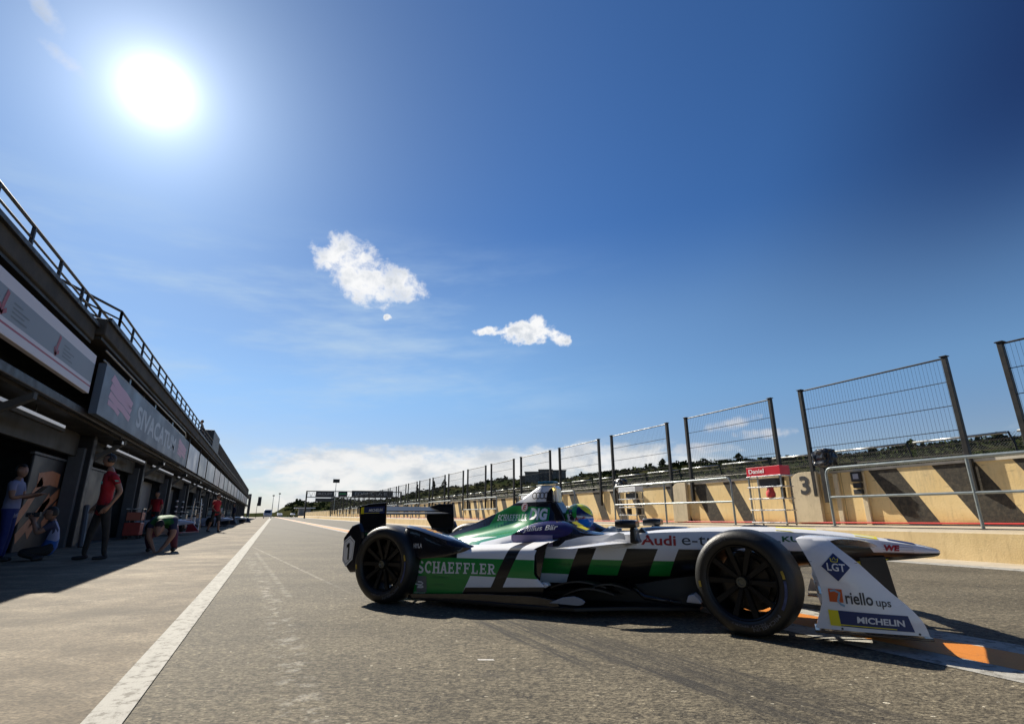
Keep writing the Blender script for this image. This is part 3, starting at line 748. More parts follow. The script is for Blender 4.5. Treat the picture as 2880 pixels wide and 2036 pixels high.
for (x,wb,zb,wm,zm,zs,ws,zt) in ST:
    half=[(0,zb),(wb*.8,zb),(wb,zb+.008),(wb+(wm-wb)*.75,zb+(zm-zb)*.45),(wm,zm),(wm*.997,zm+(zs-zm)*.5),(ws+(wm-ws)*.75,zs-(zs-zm)*.1),(ws+.01,zs+(zt-zs)*.55),(ws-.03,zt-.004),(ws*.6,zt),(0,zt)]
    if .12<x<.62:   # cockpit well
        d=min((x-.12)/.05,(.62-x)/.05,1); half[8]=(ws-.07,zt-.004+.015); half[9]=(ws-.10,zt-.30*d); half[10]=(0,zt-.33*d)
    pts=half+[(-a,c) for a,c in half[-2:0:-1]]
    secs.append([(x,-a,c) for a,c in pts])
b=MB(); b.loft(secs); mono=b.obj('chassis',M['livery'],car,smooth=True,auto=38)
# --- cockpit collar: dark side bolsters with navy panel (head protection)
def collar(sgn):
    b=MB(); S=[]
    for (x,zt,w0,w1) in catmull([(-.46,.60,.30,.42),(-.36,.665,.27,.43),(-.18,.712,.24,.43),(0,.715,.235,.42),(.10,.69,.235,.41),(.20,.645,.25,.395),(.34,.62,.27,.38),(.5,.615,.27,.36),(.62,.618,.22,.35)],5):
        S.append([(x,sgn*w0,.50),(x,sgn*w0,zt-.02),(x,sgn*(w0+.03),zt),(x,sgn*(w0+(w1-w0)*.55),zt-.004),(x,sgn*(w0+(w1-w0)*.82),zt-.012-(zt-.585)*.06),(x,sgn*(w0+(w1-w0)*.95),zt-(zt-.585)*.40),(x,sgn*w1,.585),(x,sgn*w1,.5)])
    b.loft(S)
    def f(t,P):
        x,y,z=t.xyz(P); e=(x+.12)/.25; q=t.m('LESS_THAN',e*e+((z-.64)/.075)*((z-.64)/.075),1.0)
        c=t.mix(q,(.012,.013,.022),(.022,.016,.10)); return t.mix(t.m('LESS_THAN',z,.594)*t.m('LESS_THAN',x,-.05),c,(.28,.24,.38))
    return b.obj('cockpit_collar',M.setdefault('collar',paintmat('collar_paint',f,.25)),car,smooth=True,auto=50)
colR=collar(-1); collar(1)
# yellow sticker bars on the collar beside the helmet
decal('yellow_stripes',[(grid(2,2),[(.10,-.33,.69),(.17,-.33,.655),(.20,-.28,.66),(.12,-.28,.70)]),(grid(2,2),[(.15,-.35,.655),(.24,-.35,.625),(.26,-.30,.635),(.17,-.30,.665)])],M['vinyl_yellow'],car,None,(0,0,-1),off=.012)
# --- engine cover and airbox
def half_cov(x,zt,wt,w75,w62,wb,zb=.47):
    zz=lambda f:zb+(zt-zb)*f
    return [(0,zt),(wt*.55,zt-.004),(wt,zt-.03),(wt+(w75-wt)*.5,zz(.72)),(w75,zz(.52)),(w62,zz(.30)),(wb*.8+w62*.2,zz(.13)),(wb,zb),(wb,zb-.05)]
CV=[(-.18,1.035,.055,.10,.14,.22,.50),(-.24,1.05,.062,.115,.17,.26,.50),(-.33,1.045,.06,.115,.19,.32,.50),(-.40,1.01,.05,.105,.21,.42,.49),(-.50,.95,.034,.09,.21,.50,.485),(-.6,.893,.026,.08,.20,.55,.48),(-.76,.82,.024,.075,.19,.56,.475),(-.92,.757,.024,.075,.19,.54,.46),(-1.05,.705,.026,.08,.18,.50,.45),(-1.2,.655,.028,.08,.17,.42,.43),(-1.43,.575,.03,.07,.14,.30,.39),(-1.7,.50,.02,.04,.08,.16,.36)]
secs=[]
for (x,zt,wt,w75,w62,wb,zb) in catmull(CV,5):
    h=half_cov(x,zt,wt,w75,w62,wb,zb); secs.append([(x+(.035*max(0,(1.05-c))/.5 if x>-.3 else 0),-a,c) for a,c in h]+[(x+(.035*max(0,(1.05-c))/.5 if x>-.3 else 0),a,c) for a,c in h[-1:0:-1]])
b=MB(); b.loft(secs,closed=True); cover=b.obj('engine_cover',M['livery_cover'],car,smooth=True,auto=45)
# roll hoop frame in front with a dark window and see-through gap
b=MB()
pr=[(-.205,.72),(-.215,.90),(-.225,.98),(-.20,1.03),(-.15,1.04),(-.135,1.02),(-.14,.86),(-.115,.72)]
b.prism([(-.160,.885),(-.168,1.0),(-.20,1.035),(-.17,1.04),(-.145,1.015),(-.138,.885)],-.055,.055); b.obj('airbox_frame',M['car_white'],car,bevel=.006)
b=MB(); b.prism([(-.16,.70),(-.16,.883),(-.135,.883),(-.10,.70)],-.055,.055); b.obj('hoop_strut',M['gloss_black'],car,bevel=.006)
b=MB(); b.prism([(-.235,.89),(-.22,.97),(-.19,1.005),(-.165,1.01),(-.158,.89)],-.125,-.10); b.obj('airbox_window',M['gloss_black'],car,bevel=.004)
b=MB(); b.prism([(-.20,.70),(-.205,.885),(-.14,.885),(-.10,.82),(-.05,.73),(-.05,.68)],-.10,.10); hf=b.obj('headrest_frame',M['gloss_black'],car,bevel=.015)
b=MB(); b.box((-.352,-.055,1.052),(-.175,.055,1.082)); b.obj('roof_light',mat('blue_roof_light',(.02,.10,.16),.2,coat=1),car,bevel=.008)
b=MB(); b.lathe([(0,-.006),(.012,-.004),(.012,.004)],12,M=Matrix.Translation((-.17,-.10,1.0))); b.obj('marker_lamp',mat('amber_lamp',(.9,.7,.1),.3,emit=((1,.75,.15),3)),car)
# --- sidepods
def pod(sgn):
    b=MB(); S=[]
    OF={.58:.05,.54:-.03,.50:-.09,.45:-.13,.30:-.135,.26:-.06,.22:-.02,.18:-.03,.09:-.06}
    def off(z):
        ks=sorted(OF); 
        for a,c in zip(ks,ks[1:]):
            if z<=c: t=max(0,(z-a)/(c-a)); return OF[a]*(1-t)+OF[c]*t
        return OF[ks[-1]]
    X=[(0,.640,.685,.685,.105,.50,.555,.14),(-.12,.655,.695,.69,.105,.50,.545,.13),(-.4,.66,.70,.70,.095,.495,.525,.10),(-.8,.665,.715,.715,.075,.485,.51,.085),(-1.1,.66,.725,.72,.06,.465,.49,.07),(-1.27,.64,.735,.72,.055,.43,.455,.065)]
    for n,(x,ws,wm,wl,zb,zs,zt,zl) in enumerate(catmull(X,6)):
        w=max(0,1-n/6.0); rw=max(0,(n-18)/12.0)
        loop=[(.30,zb),(wl-.08,zb),(wl-.02,zb+.008),(wl,zb+.035),(wl+.004,zl+.05),(wm,.22),(wm+.004,.30),(wm,.38),(wm-.006,.44),(ws+.025,zs-.022),(ws,zs),(ws-.06,zs+(zt-zs)*.45),(.46,zt),(.36,zt+.015),(.30,zt)]
        S.append([(x+off(z)*w*(1.0 if y>.5 else .6)+(z-.25)*.28*rw,sgn*y,z) for y,z in loop])
    b.loft(S,caps=(False,True)); o=b.obj('sidepod',M['livery_pod'],car,smooth=True,auto=50)
    # intake duct
    b=MB(); S=[]
    for x,k in ((-.16,1),(-.3,.95),(-.6,.7)):
        S.append([(x+(off(z)*.0),sgn*y,z) for y,z in [(.40,.13),(.655,.13),(.672,.16),(.676,.44),(.63,.475),(.40,.5)]])
    b.loft(S,caps=(False,True)); b.obj('intake_duct',M['vinyl_black'],car)
    b=MB(); b.prism([(-.16,.235),(-.02,.235),(.01,.215),(-.02,.195),(-.16,.19)],sgn*.675,sgn*.60); b.obj('intake_lip',M['car_white'],car,bevel=.012)
    b=MB(); b.prism([(-.155,.25),(-.155,.47),(-.10,.50),(.02,.55),(-.01,.50),(-.075,.25)],sgn*.668,sgn*.655); b.obj('intake_cheek',M['gloss_black'],car)
    return o
podR=pod(-1); pod(1)
# --- floor and lower dark panels
b=MB(); b.prism([(-1.36,.74),(-.1,.78),(.25,.74),(.6,.52),(1.12,.30),(1.12,-.30),(.6,-.52),(.25,-.74),(-.1,-.78),(-1.36,-.74)],.045,.075,'z'); b.obj('floor',M['vinyl_black'],car,bevel=.006)
b=MB(); S=[]
for x,w,z0,z1 in [(-.2,.34,.06,.25),(.3,.30,.06,.24),(.6,.26,.06,.26),(.9,.22,.06,.30),(1.15,.17,.06,.34),(1.35,.10,.14,.36)]: S.append([(x,-w,z0),(x,-w,(z0+z1)/2),(x,-w*.9,z1),(x,w*.9,z1),(x,w,(z0+z1)/2),(x,w,z0)])
b.loft(S); b.obj('keel_filler',M['vinyl_black'],car,smooth=True,auto=50)  # added black filler that keeps the gap under the chassis dark
b=MB(); b.prism([(-1.3,.05),(-1.33,.09),(-.6,.13),(-.1,.14),(.1,.12),(.14,.08),(.0,.06)],-.735,-.755); b.obj('floor_edge',M['gloss_black'],car,bevel=.003)
for sg in (-1,1):
    for (xx,zz,L,yo) in [(.02,.205,.42,.66),(.16,.165,.36,.72),(.30,.19,.32,.60)]:
        b=MB(); S=[]
        for i in range(9):
            t=i/8; S.append([(xx+L*t,sg*(yo-.16*t*t),zz+.05*math.sin(t*3.1)-.012),(xx+L*t,sg*(yo-.28-.1*t),zz+.05*math.sin(t*3.1)-.03),(xx+L*t,sg*(yo-.28-.1*t),zz+.05*math.sin(t*3.1)-.02),(xx+L*t,sg*(yo-.16*t*t),zz+.05*math.sin(t*3.1))])
        b.loft(S); b.obj('turning_vane',M['vinyl_black'],car,smooth=True,auto=30)
    b=MB(); b.prism([(.06,.105),(.17,.15),(.27,.165),(.33,.15),(.36,.13),(.34,.11),(.30,.10)],sg*.79,sg*.775); b.obj('floor_fin',mat('grey_blue_panel',(.28,.31,.36),.35) if sg<0 else M['carbon'],car,bevel=.003)
    b=MB(); b.prism([(1.04,.12),(1.06,.17),(1.10,.18),(1.14,.14),(1.15,.115)],sg*.42,sg*.28); b.obj('splitter_tip',M['car_white'],car,bevel=.008)
    # mounting arm of the vane
    b=MB(); b.tube([(.55,sg*.30,.24),(.75,sg*.5,.15),(1.0,sg*.42,.11)],.02,n=6); b.obj('vane_stay',M['carbon'],car,smooth=True)
# --- white side winglets
def winglet(sg):
    b=MB(); S=[]
    for t,(x0,x1,y,z0,z1,th) in enumerate(catmull([(.36,.68,.37,.520,.528,.060),(.33,.675,.44,.522,.540,.050),(.27,.64,.52,.520,.548,.036),(.17,.50,.60,.508,.536,.026),(.07,.32,.68,.500,.515,.018),(.05,.22,.73,.500,.506,.006)],4)):
        n=12; ring=[]
        for k in range(n):
            a=2*math.pi*k/n; u=.5+.5*math.cos(a); prof=math.sin(a)*(.35+.65*math.sin(math.pi*min(u*.9+.05,1)))
            ring.append((x0+(x1-x0)*u,sg*y,z0+(z1-z0)*u+prof*th*.5))
        S.append(ring)
    b.loft(S); b.obj('side_winglet',M['car_white'],car,smooth=True,auto=50)
    b=MB(); S=[]
    for x,z,h,y in [(.44,.565,.008,.50),(.50,.585,.02,.485),(.56,.605,.03,.47),(.60,.60,.026,.46),(.61,.58,.012,.46)]:
        S.append([(x,sg*(y-.006),z-h),(x,sg*(y+.006),z-h),(x,sg*(y+.006),z+h*.7),(x,sg*(y-.006),z+h*.7)])
    b.loft(S); b.obj('winglet_fin',M['car_white'],car,smooth=True,auto=50)
winglet(-1); winglet(1)
# --- mirrors
for sg in (-1,1):
    b=MB(); b.prism([(.655,.545),(.70,.54),(.735,.555),(.715,.575),(.705,.66),(.66,.665)],sg*.375,sg*.50); b.obj('mirror_stalk',M['carbon'],car,bevel=.014)
    b=MB(); S=[]
    for x,h,w in [(.555,.031,.078),(.56,.034,.082),(.64,.034,.080),(.70,.031,.074),(.722,.024,.062)]:
        S.append([(x,sg*.47+w*math.cos(a)*1.0*(abs(math.cos(a))**-.65 if abs(math.cos(a))>.01 else 1),.693+h*math.sin(a)*(abs(math.sin(a))**-.65 if abs(math.sin(a))>.01 else 1)) for a in [2*math.pi*k/16+.01 for k in range(16)]])
    b.loft(S); mh=b.obj('mirror_housing',M['carbon'],car,smooth=True,auto=50)
    b=MB(); b.box((.5525,sg*.47-.062,.672),(.555,sg*.47+.062,.714)); b.obj('mirror_glass',M['alu'],mh)
# windscreen lip / steering cowl ahead of cockpit
b=MB(); S=[]
for x,w,z in [(.60,.22,.628),(.66,.215,.655),(.76,.205,.664),(.92,.18,.665),(1.04,.15,.662)]:
    S.append([(x,-w,z-.05),(x,-w*.8,z-.008),(x,0,z),(x,w*.8,z-.008),(x,w,z-.05)])
b.loft(S); b.obj('dash_cowl',M['gloss_black'],car,smooth=True,auto=50)
for dx,dy in ((.66,.30),(.70,-.29)):
    b=MB(); b.prism([(dx-.03,.62),(dx+.01,.665),(dx+.05,.62)],dy-.03,dy+.03); b.obj('cowl_fin',M['carbon'],car,bevel=.006)
# --- nose top stickers
nb=bvh_of(mono)
def top_decal(name,x0,x1,y0,y1,m): return decal(name,[(grid(6,4),[(x0,y0,1),(x1,y0,1),(x1,y1,1),(x0,y1,1)])],m,car,nb,(0,0,-1),off=.003)
top_decal('yellow_sticker',1.72,2.0,-.175,.175,M['vinyl_yellow']); top_decal('yellow_sticker',2.24,2.38,-.12,.12,M['vinyl_yellow']); top_decal('navy_sticker',2.44,2.60,-.09,.09,M['vinyl_blue'])
# --- front wing: big outer fairing that sweeps over to the nose
FM={}
def fwing(sg):
    zs=[(.61,1.845,2.03,.80),(.56,1.868,2.08,.83),(.48,1.902,2.165,.855),(.40,1.930,2.235,.865),(.32,1.945,2.305,.870),(.25,1.942,2.375,.875),(.18,1.918,2.428,.88),(.135,1.900,2.445,.882),(.095,1.888,2.452,.885)]
    b=MB(); S=[]
    for z,x0,x1,y in catmull(zs,3):
        n=14; ring=[]
        for k in range(n+1):
            u=k/n; xx=x0+(x1-x0)*u; ring.append((xx,sg*(y+.018*math.sin(math.pi*u)),z))
        for k in range(n,-1,-1):
            u=k/n; xx=x0+(x1-x0)*u; ring.append((xx,sg*(y-.012+.014*math.sin(math.pi*u)),z))
        S.append(ring)
    b.loft(S[::-1]); pan=b.obj('wheel_fairing',M['car_white'],car,smooth=True,auto=55)
    # arm across to the nose
    A=catmull([(.80,1.845,2.03,.607,.592,.012),(.77,1.86,2.06,.618,.603,.02),(.68,1.89,2.12,.622,.607,.026),(.5,1.94,2.20,.612,.596,.026),(.32,2.00,2.28,.598,.578,.03),(.20,2.03,2.345,.590,.555,.045),(.13,2.05,2.37,.585,.535,.06)],4)
    b=MB(); S=[]
    for (y,x0,x1,z0,z1,th) in A:
        n=12; ring=[]
        for k in range(n):
            a=2*math.pi*k/n; u=.5+.5*math.cos(a); ring.append((x0+(x1-x0)*u,sg*y,z0+(z1-z0)*u+math.sin(a)*th*.5))
        S.append(ring)
    b.loft(S); b.obj('wing_arm',M['car_white'],car,smooth=True,auto=60)
    # foot plate
    b=MB(); b.prism([(1.88,.90),(2.40,.905),(2.47,.89),(2.44,.66),(1.95,.66),(1.88,.70)] if sg>0 else [(1.88,-.90),(2.40,-.905),(2.47,-.89),(2.44,-.66),(1.95,-.66),(1.88,-.70)],.072,.086,'z'); b.obj('foot_plate',M['gloss_black'],car,bevel=.003)
    return pan
panR=fwing(-1); fwing(1)
# lower wing planes
for (x0,x1,z0,z1) in [(2.16,2.44,.115,.10),(1.98,2.18,.17,.125),(1.93,2.02,.235,.18)]:
    b=MB(); S=[]
    for i in range(13):
        y=-.86+1.72*i/12; arch=.05*max(0,1-abs(y)/.5); ring=[]
        for k in range(10):
            a=2*math.pi*k/10; u=.5+.5*math.cos(a); ring.append((x0+(x1-x0)*u,y,z0+(z1-z0)*u+math.sin(a)*.012+arch))
        S.append(ring)
    b.loft(S); b.obj('wing_plane',M['gloss_black'],car,smooth=True,auto=60)
for sg in (-1,1):
    b=MB(); b.prism([(2.24,.46),(2.40,.47),(2.44,.10),(2.28,.10)],sg*.14,sg*.15); b.obj('wing_pylon',M['vinyl_black'],car,bevel=.003)
b=MB(); b.prism([(2.22,.43),(2.42,.455),(2.30,.36),(2.18,.35)],-.13,-.135); b.obj('pylon_sticker',M['vinyl_yellow'],car)
# --- rear: gearbox, diffuser, wing
b=MB(); S=[]
for x,w,z0,z1 in [(-1.15,.20,.10,.46),(-1.5,.16,.12,.42),(-1.8,.13,.16,.40),(-2.0,.10,.20,.36)]:
    S.append([(x,-w,z0),(x,-w*.9,z1),(x,w*.9,z1),(x,w,z0)])
b.loft(S); b.obj('gearbox',M['carbon'],car,bevel=.02)
b=MB(); b.prism([(-1.3,.07),(-1.95,.24),(-2.0,.24),(-1.98,.21),(-1.3,.045)],-.48,.48); b.obj('diffuser',M['carbon'],car)
for sg in (-1,1):
    if sg<0: pl=[(-2.13,.86),(-1.98,.885),(-1.775,.895),(-1.77,.66),(-1.80,.60),(-2.05,.60),(-2.11,.68)]
    else: pl=[(-2.17,.86),(-2.0,.895),(-1.78,.90),(-1.76,.66),(-1.80,.52),(-2.0,.50),(-2.16,.72)]
    b=MB(); b.prism(pl,sg*.605,sg*.617); b.obj('wing_endplate',M['gloss_black'],car,bevel=.003)
    b=MB(); b.prism([(-2.0,.60),(-1.82,.60),(-1.60,.30),(-1.75,.25)],sg*.55,sg*.56); b.obj('wing_support',M['carbon'],car)
for (x0,x1,z0,z1) in [(-1.80,-2.0,.785,.80),(-1.95,-2.12,.815,.865)]:
    b=MB(); S=[]
    for i in range(2):
        y=-.605+1.21*i; ring=[]
        for k in range(12):
            a=2*math.pi*k/12; u=.5-.5*math.cos(a); ring.append((x0+(x1-x0)*u,y,z0+(z1-z0)*u*u+math.sin(a)*.012))
        S.append(ring)
    b.loft(S); b.obj('wing_plane',mat('wing_blue_black',(.010,.014,.026),.55,spec=.25) if x0>-1.9 else M['vinyl_black'],car,smooth=True,auto=60)
# rear wheel shoulder fairing (black wedge) and wheel guard with number plate
def wedge(sg):
    b=MB(); S=[]
    for x,zt,zb,yo,yi in catmull([(-1.42,.675,.57,.74,.44),(-1.36,.668,.50,.775,.42),(-1.25,.650,.40,.79,.42),(-1.1,.608,.40,.785,.42),(-.95,.565,.42,.755,.44),(-.82,.525,.45,.71,.48),(-.74,.50,.47,.67,.55)],3):
        S.append([(x,sg*yi,zb),(x,sg*yo,zb),(x,sg*(yo+.004),zb+(zt-zb)*.6),(x,sg*(yo-.012),zt-.012),(x,sg*(yo-.05),zt+.004),(x,sg*(yi+.06),zt-.02),(x,sg*yi,zt-.05)])
    b.loft(S); return b.obj('wheel_shoulder',M['gloss_black'],car,smooth=True,auto=40)
wedR=wedge(-1); wedge(1)
def guard(sg):
    b=MB(); b.prism([(-2.08,.56),(-2.075,.35),(-1.97,.25),(-1.86,.26),(-1.86,.62),(-1.90,.70),(-1.98,.675)],sg*.80,sg*.86); b.box((-1.96,sg*.42,.28),(-1.90,sg*.80,.62)); g=b.obj('rear_guard',M['gloss_black'],car,bevel=.012)
    return g
gR=guard(-1); guard(1)
hexa=([(0,.80),(0,.2),(.33,0),(.9,.25),(1,.82),(.55,1)],[(0,1,2,3,4,5)])
decal('number_plate',[(hexa,[(-2.068,.30),(-1.925,.30),(-1.925,.585),(-2.068,.585)],0),(strokes([(.3,[(.62,0),(.62,1)]),(.2,[(.62,.93),(.2,.78)])],.3),[(-2.035,.365),(-1.97,.365),(-1.97,.515),(-2.035,.515)],2)],[M['vinyl_white'],M['vinyl_white'],M['vinyl_black']],car,None,(0,1,0),y=-.861)
# ghost frame line on plate
fr=strokes([(.018,[(.07,.76),(.07,.25),(.34,.08),(.83,.3),(.92,.78),(.54,.93),(.07,.76)])],.016)
decal('plate_frame_line',[(fr,[(-2.068,.30),(-1.925,.30),(-1.925,.585),(-2.068,.585)])],M['vinyl_black'],car,None,(0,1,0),y=-.863)
# --- wheels
def tyre_fn(t,P):
    x,y,z=t.xyz(P); r=t.m('SQRT',x*x+z*z); a=t.m('ARCTAN2',x,z)
    n=t.noise(t.comb(r*30,a*.6,y*20),2.2,5,.6)
    c=t.mix(t.ss(n,.4,.65)*.5,(.011,.011,.0105),(.024,.023,.021))
    g=t.m('FRACT',y*22); tread=t.gt(r,.322)
    c=t.mix(t.band(g,0,.10)*tread,c,(.006,.006,.006)); return c
M['tyre']=mat('tyre_rubber',(.02,.02,.02),.46,bump=.25,bscale=120,fn=tyre_fn,spec=.55)
M['rim']=mat('rim_dark_metal',(.012,.012,.012),.38,.5,var=.2); M['brake']=mat('brake_disc',(.06,.055,.05),.4,.7); M['hubnut']=mat('hub_nut',(.14,.15,.14),.3,.9)
def wheel(name,rad,wid,loc,rz,fl=False,wide=False):
    w=bpy.data.objects.new(name,None); COL.objects.link(w); w.parent=car; w.location=loc; w.rotation_euler=(0,0,rz+(math.pi if fl else 0)); w.empty_display_size=.05
    h=wid/2; rr_=.235
    # outer face at -y
    prof=[(rr_,-h+.012),(rr_+.008,-h+.002),(rr_+.03,-h-.004),(rad-.045,-h-.002),(rad-.022,-h+.010),(rad-.008,-h+.028),(rad-.001,-h+.06),(rad,-h+.10),(rad,h-.10),(rad-.001,h-.06),(rad-.008,h-.028),(rad-.022,h-.01),(rad-.045,h+.002),(rr_+.03,h+.004),(rr_,h-.012)]
    b=MB(); b.lathe(prof,72); b.obj('tyre',M['tyre'],w,smooth=True,auto=60)
    b=MB(); b.lathe([(rr_+.002,-h+.014),(rr_-.004,-h+.006),(rr_-.012,-h+.012),(rr_-.020,-h+.05),(rr_-.03,h-.05),(rr_-.01,h-.012),(rr_+.002,h-.014)],60,m=0)
    # ten thin spokes
    for k in range(10):
        a=2*math.pi*k/10; ca,sa=math.cos(a),math.sin(a)
        def pt(r,off,y): return (r*ca-off*sa,y,r*sa+off*ca)
        y0,y1=-h+.05,-h+.02
        vs=[pt(.04,-.012,y0-.01),pt(.04,.012,y0-.01),pt(rr_-.012,.018,y1),pt(rr_-.012,-.018,y1),pt(.04,-.012,y0+.03),pt(.04,.012,y0+.03),pt(rr_-.012,.018,y1+.025),pt(rr_-.012,-.018,y1+.025)]
        b.add(vs,[(0,1,2,3),(7,6,5,4),(0,3,7,4),(1,5,6,2),(3,2,6,7)])
    b.lathe([(.055,-h+.035),(.055,-h+.09),(0,-h+.09)],24)
    b.obj('rim',M['rim'],w,smooth=True,auto=30)
    b=MB(); b.lathe([(0,-h+.018),(.018,-h+.018),(.022,-h+.012),(.032,-h+.012),(.036,-h+.02),(.036,-h+.05)],24); b.obj('hub_nut',M['hubnut'],w,smooth=True,auto=30)
    b=MB(); b.lathe([(.06,-h+.10),(.155,-h+.10),(.155,-h+.125),(.06,-h+.125)],36); b.obj('brake_disc',M['brake'],w,smooth=True,auto=30)
    b=MB(); b.lathe([(.0,-h+.13),(.185,-h+.13),(.19,-h+.15),(.19,h-.03),(0,h-.03)],36); b.obj('brake_drum',M['vinyl_black'],w,smooth=True,auto=30)
    # raised sidewall lettering and coloured flashes
    def arcband(r0,r1,a0,a1,n=10):
        return [( (r*math.cos(R(a0+(a1-a0)*i/n))), (r*math.sin(R(a0+(a1-a0)*i/n)))) for i in range(n+1) for r in (r0,r1)],[(2*i,2*i+1,2*i+3,2*i+2) for i in range(n)]
    def put(vf,m,nm):
        me=bpy.data.meshes.new(nm); me.from_pydata([(x,-h-.0065,z) for x,z in vf[0]],[],vf[1]); me.materials.append(m); o=bpy.data.objects.new(nm,me); COL.objects.link(o); o.parent=w
    def arctext(txt,r0,r1,a0,a1):
        vs,fs=font_mesh(txt,.02); out=[]
        for u,v in vs:
            a=R(a0+(a1-a0)*u); r=r0+(r1-r0)*v; out.append((r*math.cos(a),r*math.sin(a)))
        return out,fs
    grey=M.setdefault('tyre_mark',mat('tyre_marking_grey',(.11,.115,.13),.5,var=.4,vscale=30)); yl=M.setdefault('tyre_yellow',mat('tyre_marking_yellow',(.42,.30,.04),.5,var=.4,vscale=30)); bl=M.setdefault('tyre_blue',mat('tyre_marking_blue',(.05,.07,.17),.5,var=.4,vscale=30))
    put(arctext('MICHELIN',rad-.062,rad-.040,-38,-80),grey,'tyre_lettering'); put(arctext('MICHELIN',rad-.062,rad-.040,142,104),grey,'tyre_lettering')
    put(arcband(rad-.060,rad-.044,8,18),yl,'yellow_marking'); put(arcband(rad-.060,rad-.044,-30,6),bl,'blue_marking'); put(arcband(rad-.060,rad-.044,182,190),yl,'yellow_marking'); put(arctext('PILOT SPORT',rr_+.022,rr_+.034,-60,-110),grey,'tyre_lettering')
    return w
RF=.334; RRR=.338
STEER=R(-17)
wheel('front_wheel',RF,.245,(1.52,-.765,RF),STEER); wheel('front_wheel',RF,.245,(1.52,.765,RF),STEER,True)
wheel('rear_wheel',RRR,.270,(-1.58,-.745,RRR),0); wheel('rear_wheel',RRR,.270,(-1.58,.745,RRR),0,True)
# suspension
for sg in (-1,1):
    for (p,q) in [((1.30,.24,.56),(1.50,.66,.44)),((1.74,.19,.56),(1.52,.66,.44)),((1.28,.22,.36),(1.50,.66,.20)),((1.78,.14,.40),(1.52,.66,.20)),((1.62,.18,.62),(1.50,.64,.24)),((1.80,.17,.50),(1.66,.64,.36))]:
        b=MB(); b.tube([(p[0],sg*p[1],p[2]),(q[0],sg*q[1],q[2])],.013,n=8); b.obj('wishbone',M['carbon'],car,smooth=True)
    b=MB(); b.prism([(1.42,.14),(1.40,.50),(1.60,.52),(1.66,.34),(1.60,.14)],sg*.60,sg*.66); b.obj('brake_duct',M['carbon'],car,bevel=.02)
    for (p,q) in [((-1.25,.2,.44),(-1.55,.6,.44)),((-1.8,.12,.38),(-1.58,.6,.44)),((-1.2,.2,.16),(-1.55,.6,.20)),((-1.8,.12,.2),(-1.58,.6,.2))]:
        b=MB(); b.tube([(p[0],sg*p[1],p[2]),(q[0],sg*q[1],q[2])],.013,n=8); b.obj('wishbone',M['carbon'],car,smooth=True)
# --- lettering and logos
pb=bvh_of(podR); cb=bvh_of(cover,hf); lb=bvh_of(colR); fb=bvh_of(panR); wb_=bvh_of(wedR)
SCH=slab_word('SCHAEFFLER')
decal('sponsor_lettering',[(SCH,[(-1.262,.262),(-.465,.282),(-.465,.368),(-1.262,.372)])],M['vinyl_white'],car,pb)
decal('sponsor_lettering',[(SCH,[(-.815,.712),(-.445,.712),(-.445,.775),(-.805,.772)])],M['vinyl_white'],car,cb,off=.005)
gd=([(i/10,j/3) for j in range(4) for i in range(11)],None)
decal('series_badge',[(grid(4,4),[(-1.310,.078),(-1.16,.082),(-1.165,.242),(-1.308,.240)],0),
  (strokes([(.09,[(.30,.30),(.64,.30),(.78,.36)]),(.09,[(.16,.52),(.60,.50),(.74,.60),(.62,.70),(.36,.70)]),(.08,[(.34,.40),(.74,.42)])],.08),[(-1.305,.108),(-1.165,.108),(-1.165,.228),(-1.305,.228)],1),
  (font_mesh('FORMULA E'),[(-1.297,.092),(-1.178,.094),(-1.178,.108),(-1.297,.106)],1)],[M['vinyl_grey'],M['vinyl_white']],car,pb)
ghost=mat('faint_green_vinyl',(.045,.22,.075),.4)
decal('faint_lettering',[(font_mesh('Mobility'),[(-1.10,.222),(-.93,.222),(-.93,.25),(-1.10,.25)]),(font_mesh('for tomorrow'),[(-1.12,.172),(-.98,.172),(-.98,.190),(-1.12,.190)])],ghost,car,pb)
decal('faint_lettering',[(font_mesh('Mobility for'),[(-.04,.345),(.12,.345),(.12,.375),(-.04,.375)]),(font_mesh('Mobility for'),[(.32,.338),(.52,.338),(.52,.365),(.32,.365)]),(font_mesh('tomorrow'),[(-.06,.315),(.03,.315),(.03,.33),(-.06,.33)])],ghost,car,nb)
decal('team_lettering',[(font_mesh('Audi',.022),[(.712,.527),(.985,.522),(.985,.602),(.712,.604)])],M['vinyl_red'],car,nb)
decal('team_lettering',[(font_mesh('e-tron'),[(1.03,.530),(1.44,.525),(1.44,.595),(1.03,.595)])],mat('charcoal_vinyl',(.04,.04,.04),.4),car,nb)
decal('sponsor_lettering',[(font_mesh('KUKA',.03),[(1.757,.561),(2.00,.561),(2.00,.602),(1.757,.602)])],M['vinyl_green'],car,nb)
decal('sponsor_lettering',[(font_mesh('Julius Bär',.012,.25),[(-.335,.612),(.0,.630),(.0,.686),(-.335,.668)])],M['vinyl_white'],car,lb,off=.007)
rings=[ring_shape(.74,1.0)]
q=lambda i:[(-.41+.0442*i,.915),(-.41+.0442*i+.0575,.915),(-.41+.0442*i+.0575,.98),(-.41+.0442*i,.98)]
decal('ring_emblem',[(rings[0],q(i)) for i in range(4)],M['vinyl_black'],car,cb,off=.005)
decal('round_badge',[(ring_shape(0,1.0),[(-.535,.798),(-.455,.798),(-.455,.885),(-.535,.885)],0),(ring_shape(.82,.92),[(-.535,.798),(-.455,.798),(-.455,.885),(-.535,.885)],1),(font_mesh('E',.04,.15),[(-.515,.818),(-.473,.818),(-.473,.864),(-.515,.864)],1)],[M['vinyl_white'],M['vinyl_red']],car,cb)
decal('team_lettering',[(font_mesh('DIG',.055),[(-.415,.722),(-.225,.717),(-.222,.826),(-.408,.832)])],mat('silver_vinyl',(.85,.87,.86),.6),car,cb,off=.006)
